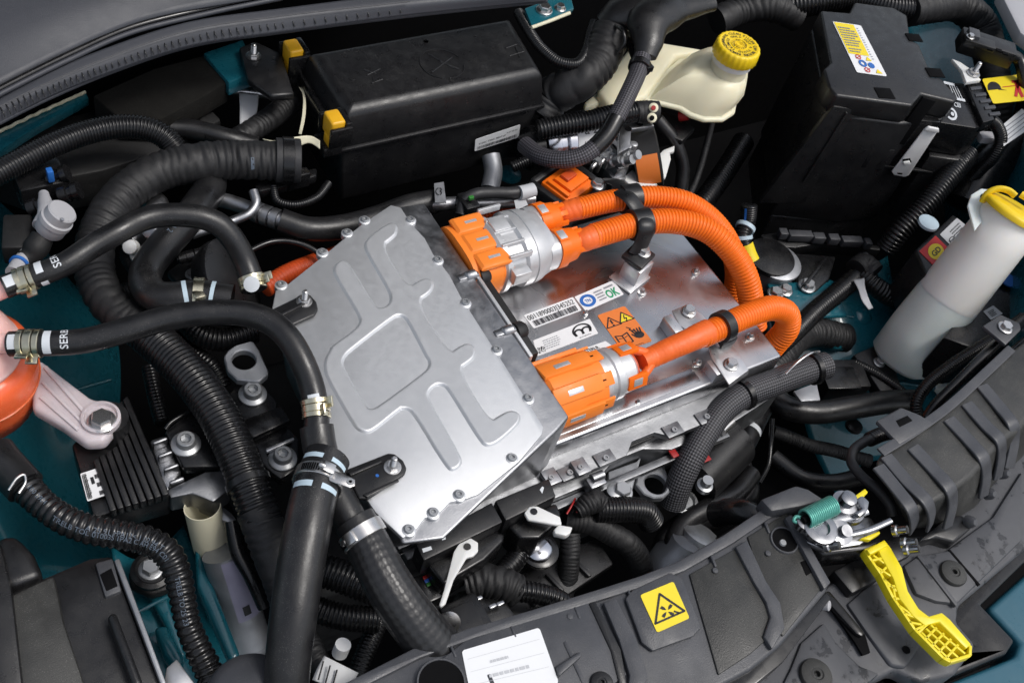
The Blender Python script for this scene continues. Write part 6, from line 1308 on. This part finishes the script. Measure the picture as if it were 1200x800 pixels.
# front shroud and painted bumper
sh = thing('front_shroud', 'wet grey plastic shroud panel with push rivets at the lower right', 'shroud', P(1060,700,-.05))
prism('panel', PL(-.004, (800,835),(850,790),(905,745),(985,672),(1010,640),(1060,628),(1100,625),(1130,585),(1160,545),(1215,470),(1215,632),(1125,708),(1122,728),(1145,755),(1120,790),(1080,800),(1050,784),(1020,800),(985,835)), .03, 'wet_plastic', sh, .005, 3)
prism('raised_field', PL(.0, W8(330,640),W8(420,560),W8(470,640),W8(560,730),W8(640,760),W8(560,830),W8(400,850),W8(260,800),W8(290,740)), .008, 'wet_plastic', sh, .003)
prism('raised_field', PL(.0, W8(510,490),W8(590,420),W8(660,400),W8(720,560),W8(800,650),W8(740,740),W8(680,730),W8(600,620)), .008, 'wet_plastic', sh, .003)
prism('raised_field', PL(.001, W8(730,340),W8(790,300),W8(900,280),W8(1080,150),W8(1195,-30),W8(1195,240),W8(1000,430),W8(940,490),W8(860,480),W8(780,450)), .008, 'wet_plastic', sh, .003)
prism('ridge', PL(.003, W8(780,300),W8(796,296),W8(945,490),W8(935,500)), .006, 'wet_plastic', sh, .0015)
prism('joint', PL(.0016, W8(905,280),W8(912,278),W8(1030,415),W8(1022,420)), .002, 'dark', sh, 0)
prism('slot', PL(.0008, W8(400,440),W8(430,430),W8(580,610),W8(600,680),W8(570,690),W8(540,640)), .003, 'dark', sh, .0003)
prism('slot_bar', PL(.006, W8(405,450),W8(440,436),W8(580,600),W8(570,618),W8(545,605)), .006, 'black_smooth', sh, .002)
bolt('plug', P(*W8(385,770),.001), .0158, sh, 'brown_plastic'); bolt('plug', P(*W8(922,372),.002), .0142, sh, 'brown_plastic'); lathe('dark_spot', P(*W8(740,670),.0006), Z, [(0,.004),(.0005,.004)], 'dark', sh, 14)
lathe('spacer', P(*W8(390,490),.004), (X*.4-Y*.6+Z*.5), [(0,.005),(.012,.005),(.013,.003)], 'valve_grey', sh, 14)
prism('seam_bar', PL(.002, W8(200,680),W8(250,620),W8(440,420),W8(460,440),W8(300,620),W8(240,690)), .006, 'wet_plastic', sh, .001)
prism('block', PL(.008, W8(455,360),W8(560,305),W8(640,390),W8(530,450)), .02, 'black_plastic', sh, .003)
prism('bracket_end', PL(.002, W8(640,250),W8(720,215),W8(760,300),W8(700,330)), .02, 'black_plastic', sh, .003)
prism('cover_foot', PL(.012, W8(900,150),W8(960,140),W8(1000,190),W8(930,250),W8(860,230),W8(780,250),W8(840,200)), .02, 'black_plastic', sh, .003)
for a, b in ((980,170),(1055,60),(1110,-20)): lathe('clip', P(*W8(a,b),.012), (Z*.7-Y*.5), [(0,.007),(.006,.006),(.010,.003)], 'grey_plastic', sh, 14)
o = prism('rubber_lip', PL(-.022, (975,850),(1055,775),(1120,790),(1180,765),(1190,750),(1150,708),(1215,645),(1215,615),(1120,695),(1115,735),(1140,755),(1075,795),(1040,775),(960,850)), .03, 'black_smooth', None, .004, 3); tag(o, 'black rubber lip between the shroud and the painted bumper', 'seal')
bp = thing('front_bumper', 'wet teal painted bumper edge in the lower right corner', 'bumper', P(1180,780,-.08))
prism('skin', PL(-.030, (930,900),(1050,792),(1095,806),(1190,768),(1196,752),(1158,712),(1230,648),(1330,740),(1280,960)), .06, 'teal_wet', bp, .006, 4)
# bonnet latch
la = thing('bonnet_latch', 'silver bonnet latch mechanism with green coil spring', 'latch', P(990,610,.0))
s0, s1 = P(*W8(345,160),.055), P(*W8(455,105),.055); d_ = (s1-s0); L_ = d_.length; dn, e1, e2 = frame(d_)
tube3('spring', [s0+dn*(L_*k/140)+e1*(.0088*math.cos(k*.72))+e2*(.0088*math.sin(k*.72)) for k in range(141)], [.0013]*141, 'spring_green', la, segs=8, step=.0012)
lathe('spring_core', s0, dn, [(-.004,.004),(L_+.004,.004)], 'dark', la, 12)
tube('spring_hook', [(*W8(320,175),.05),(*W8(300,165),.052),(*W8(310,150),.054),(*W8(345,160),.055)], 2.2, 'spring_green', la, segs=8)
lathe('hook_roller', P(*W8(335,185),.045), Z, [(0,.009),(.008,.009),(.009,.006)], 'latch_steel', la, 18)
tube('main_arm', [(*W8(350,225),.045),(*W8(410,190),.047),(*W8(470,160),.048),(*W8(530,140),.048),(*W8(580,120),.05)], 8, 'latch_steel', la, sq=.45, segs=16)
lathe('big_washer', P(*W8(400,200),.05), Z, [(0,.017),(.004,.017),(.005,.014),(.005,.009),(.002,.008)], 'latch_steel', la, 32)
lathe('pivot', P(*W8(497,100),.05), Z, [(0,.013),(.003,.013),(.004,.008),(.012,.008),(.013,.006)], 'latch_steel', la, 28); lathe('pivot_plate', P(*W8(510,125),.045), Z, [(0,.017),(.004,.016)], 'latch_steel', la, 28)
prism('claw', PL(.058, W8(545,80),W8(570,65),W8(598,90),W8(590,130),W8(560,150),W8(540,135),W8(565,115)), .008, 'latch_steel', la, .002)
prism('back_plate', PL(.035, W8(330,210),W8(470,150),W8(600,150),W8(640,200),W8(560,260),W8(420,280),W8(350,250)), .008, 'latch_steel', la, .002)
tube('lower_lever', [(*W8(380,250),.045),(*W8(440,235),.046),(*W8(520,220),.046),(*W8(600,200),.048),(*W8(680,165),.05)], 4, 'latch_steel', la, sq=.6, segs=12)
lathe('stud', P(*W8(480,215),.045), (Y*-.3+Z), [(0,.012),(.004,.012),(.005,.006),(.012,.006)], 'latch_steel', la, 20)
for a, b in ((690,205),(725,255),(735,280),(425,265)): lathe('pin', P(*W8(a,b),.04), (X*.3-Y*.4+Z*.6), [(0,.006),(.004,.006),(.005,.004),(.014,.004)], 'latch_steel', la, 14)
prism('yellow_tab', PL(.048, W8(530,75),W8(580,40),W8(592,55),W8(555,90),W8(530,95)), .006, 'lever_yellow', la, .001); prism('yellow_tab', PL(.04, W8(560,235),W8(635,205),W8(640,215),W8(600,240)), .006, 'lever_yellow', la, .001)
prism('black_body', PL(.03, W8(360,260),W8(500,240),W8(600,240),W8(650,225),W8(640,260),W8(600,280),W8(420,300)), .03, 'black_smooth', la, .004)
prism('cable_guide', PL(.045, W8(170,80),W8(310,25),W8(360,40),W8(430,85),W8(330,110),W8(215,130)), .02, 'grey_plastic', la, .004)
tube('black_elbow', [(*W8(0,140),-.04),(*W8(60,130),-.02),(*W8(110,135),-.01),(*W8(160,170),-.01)], 16, 'black_smooth', la)
# yellow lever
lv = thing('release_lever', 'bright yellow plastic release lever with ribbed underside hanging from the latch', 'lever', P(1080,720,.0))
zt_, hh = .034, .012
face = [W8(625,262),W8(655,238),W8(682,272),W8(725,350),W8(748,440),W8(790,508),W8(830,538),W8(880,523),W8(912,550),W8(996,648),W8(975,665),W8(870,560),W8(815,575),W8(770,540),W8(715,470),W8(690,390),W8(640,300)]
prism('face', PL(zt_, *face), .014, 'lever_yellow', lv, .0015)
web = [W8(580,282),W8(625,262),W8(640,300),W8(690,390),W8(715,470),W8(770,540),W8(815,575),W8(870,560),W8(975,665),W8(990,690),W8(912,714),W8(885,700),W8(775,590),W8(690,465),W8(640,370),W8(605,320)]
prism('web', PL(zt_-.010, *web), .003, 'lever_yellow', lv, .0008)
def wall(a, b, wd=.0011, z_=zt_-.001, h=.010):
    p, q = P(*W8(*a),z_), P(*W8(*b),z_); t = (q-p).normalized(); n_ = Vector((-t.y,t.x,0))*wd
    prism('rib', [p-n_,q-n_,q+n_,p+n_], h, 'lever_yellow', lv, .0003)
chain = [(580,282),(605,320),(640,370),(690,465),(775,590),(885,700),(912,714),(990,690),(992,652)]
for a, b in zip(chain[:-1], chain[1:]): wall(a, b, .0014)
wall((580,282),(625,262),.0014)
for a, b in (((605,320),(650,310)),((612,300),(655,330)),((640,370),(665,345)),((625,345),(680,380)),((665,418),(700,420)),((650,390),(705,440)),((690,465),(715,470)),((700,480),(690,420)),((730,525),(770,540)),((712,495),(760,530)),((752,560),(800,570)),((775,590),(812,575)),((800,560),(830,560))): wall(a, b)
for k in range(5):
    wall((790+k*26,600+k*26),(832+k*28,560+k*22)) if k < 5 else None
for k in range(3): wall((800+k*18,600-k*14),(915+k*28,712-k*14))
prism('neck', PL(zt_+.003, W8(585,278),W8(650,242),W8(670,262),W8(600,298)), .012, 'lever_yellow', lv, .0015)

# ================================================================== unseen outer wings added to shade the bay, and dim fittings deep in it
o = prism('shade_wing', [P(-60,150,.10),P(-75,500,.10),P(-110,900,.06),P(-400,900,.06),P(-400,150,.10)], .35, 'teal', None, .01, 3); tag(o, 'unseen outer wing edge added to shade the bay left of the coolant tank', 'body panel')
o = prism('shade_wing', [P(1225,-120,.12),P(1262,120,.12),P(1262,330,.10),P(1320,430,.09),P(1700,430,.09),P(1700,-120,.12)], .35, 'teal', None, .01, 3); tag(o, 'unseen outer wing edge added to shade the bay beyond the washer bottle cap', 'body panel')
# seam sealer, welds and drain holes on the inner panels
st_ = bpy.data.objects['strut_tower']; iw = bpy.data.objects['inner_wing']
tube('seam_sealer', [(960,470,-.185),(1000,455,-.168),(1050,448,-.165),(1095,455,-.165)], 2.6, 'teal', st_, wrinkle=.05, segs=10)
tube('seam_sealer', [(930,372,-.14),(960,366,-.138),(1000,372,-.138)], 2.2, 'teal', st_, wrinkle=.05, segs=10)
for x_, y_ in ((985,470),(1010,468),(1035,466),(1060,470)): lathe('weld_spot', P(x_,y_,-.176), Z, [(0,.005),(.0012,.004),(.0008,.001)], 'teal', st_, 14)
for x_, y_, r_ in ((1000,500,.012),(1050,500,.009)): lathe('grommet', P(x_,y_,-.205), Z, [(0,r_),(.004,r_*.95),(.006,r_*.6)], 'rubber', st_, 24)
o = prism('folded_bracket', PL(-.13, (1000,415),(1030,402),(1045,425),(1062,462),(1040,470),(1020,440)), .02, 'black_plastic', None, .003); tag(o, 'small folded black bracket on the strut tower under the washer neck', 'bracket')
bolt('hex', P(1030,425,-.1295), .008, o, 'grey_bolt')
o, p_ = tube('wiring_loom', [(905,505,-.16),(945,520,-.17),(985,530,-.18),(1020,540,-.18)], 8, 'tape', None, wrinkle=.03); tag(o, 'taped wiring loom low in the dark gap left of the latch', 'harness')
o, p_ = tube('brake_pipe', [(960,460,-.155),(985,448,-.145),(1015,438,-.14),(1050,436,-.14)], 2.4, 'black_smooth', None); tag(o, 'thin black pipe bent across the strut tower', 'pipe')
tube('seam_sealer', [(60,470,-.165),(95,455,-.165),(130,445,-.17)], 2.4, 'teal', iw, wrinkle=.05, segs=10)
# behind the twin connector: pipes, unions and looms
o = thing('pipe_cluster', 'cluster of short metal brake pipes with unions below the silver pump', 'pipes', P(700,205,-.05))
for k in range(4):
    _, pp = tube('pipe', [(690+k*9,205-k*4,-.01),(694+k*10,196-k*5,.005),(706+k*9,186-k*4,.006),(716+k*8,190-k*3,-.005),(722+k*8,205-k*2,-.03)], 2.6, 'steel', o, segs=10); ring('union', pp, pp.len*.30, .008, 'grey_bolt', o, 1.6, .001, 6)
o, p_ = tube('wiring_loom', [(600,196,-.02),(625,186,-.01),(655,183,-.01),(690,190,-.02)], 7, 'corrugated', None, ribs=1, pitch_mm=3); tag(o, 'thin ribbed loom below the fuse box label', 'harness')
o = thing('solenoid_block', 'small black solenoid block beside the silver pump', 'solenoid', P(735,180,-.03)); box('body', P(733,182,.0), .018,.014,.012,'black_plastic',o,.002)
for k in range(3): lathe('cap', P(727+k*7,178-k*2,.0125), Z, [(0,.005),(.008,.005),(.009,.003)], 'grey_bolt', o, 14)
o, p_ = tube('vacuum_hose', [(770,140,.0),(790,165,-.02),(800,195,-.05),(798,225,-.08)], 8, 'rubber', None); tag(o, 'black vacuum hose dropping below the brake reservoir', 'hose')
o, p_ = tube('wiring_loom', [(835,140,-.02),(828,170,-.05),(818,205,-.08),(805,235,-.1)], 4, 'tape', None, wrinkle=.03); tag(o, 'slim taped loom in the shadow right of the pale toothed plate', 'harness')
o = prism('reservoir_bracket', PL(-.01, (770,128),(800,140),(815,150),(800,165),(775,155)), .01, 'black_plastic', None, .002); tag(o, 'black bracket under the brake reservoir rim', 'bracket')
o = lathe('red_plug', P(796,136,.0), (X*.5-Y*.5+Z*.4), [(0,.007),(.012,.007),(.013,.004)], 'wire_red', None, 14); tag(o, 'small red plug under the brake reservoir rim', 'plug')
o, p_ = tube('support_pipe', [(575,182,-.02),(578,200,-.03),(574,222,-.04)], 11, 'magnesium', None); tag(o, 'short dull grey upright pipe under the fuse box', 'pipe')
o = lathe('teal_stud', P(597,205,-.07), Z, [(0,.016),(.003,.015),(.004,.008),(.006,.003)], 'teal', None, 22); tag(o, 'small teal domed stud under the fuse box right of the grey pipe', 'stud')
# left: fittings between the hoses
o = thing('union_nut', 'silver union nut and bracket between the vee hose and the upper hose', 'fitting', P(185,275,.0))
lathe('nut', P(180,268,.02), (X*.3+Z), [(0,.011),(.010,.011),(.011,.008)], 'steel', o, 6); prism('strap', PL(.012, (148,285),(165,272),(172,300),(160,312),(152,300)), .004, 'white_plastic', o, .001)
o, p_ = tube('wiring_loom', [(135,345,-.02),(165,330,-.01),(150,300,0),(160,275,.0)], 9, 'tape', None, wrinkle=.03); tag(o, 'taped loom between the wrapped hose and the vee hose', 'harness')
o = thing('pipe_bracket', 'dark bracket with two bolts under the upper hose', 'bracket', P(215,300,-.02)); prism('plate', PL(-.01, (195,318),(245,280),(262,300),(255,335),(215,338)), .01, 'black_plastic', o, .003)
for x_, y_ in ((232,300),(225,322)): bolt('hex', P(x_,y_,-.0095), .007, o, 'grey_bolt')
# lower middle: below the connector bar
o = thing('harness_tray', 'dark plastic harness tray under the lever connectors', 'tray', P(600,690,-.12))
prism('floor', PL(-.095, (560,700),(640,650),(700,630),(720,660),(660,700),(590,730)), .01, 'black_plastic', o, .003)
for k in range(4): prism('rib', PL(-.090, (575+k*32,706-k*17),(579+k*32,704-k*17),(598+k*32,724-k*17),(594+k*32,726-k*17)), .005, 'black_plastic', o, .001)
o, p_ = tube('wiring_loom', [(470,690,-.08),(500,710,-.07),(520,722,-.06),(560,720,-.07),(600,735,-.09)], 8, 'tape', None, wrinkle=.03); tag(o, 'taped loom crossing behind the long white lever', 'harness')
o = thing('drain_cap', 'grey ringed drain cap low right of the ribbed hose with cut end', 'cap', P(790,600,-.14)); lathe('cap', P(800,590,-.11), Z, [(0,.016),(.006,.016),(.008,.012),(.005,.010)], 'grey_bolt', o, 28)

o = thing('dark_block', 'black block added to darken the strut tower left of the washer neck', 'relay', P(985,470,-.2))  # dark block added where the teal tower came out too bright
box('block', P(985,445,-.14), .03,.022,.016,'black_plastic',o,.003,ax=bx_,ay=by_); box('lid', P(985,443,-.122), .024,.017,.002,'black_smooth',o,.001,ax=bx_,ay=by_)
o, p_ = tube('wiring_loom', [(1000,425,-.13),(1030,440,-.13),(1060,462,-.13),(1082,490,-.13)], 6, 'corrugated', None, ribs=1, pitch_mm=3); tag(o, 'thin ribbed loom added to darken the strut tower under the washer neck', 'harness')  # loom added beside the block, also to darken the teal
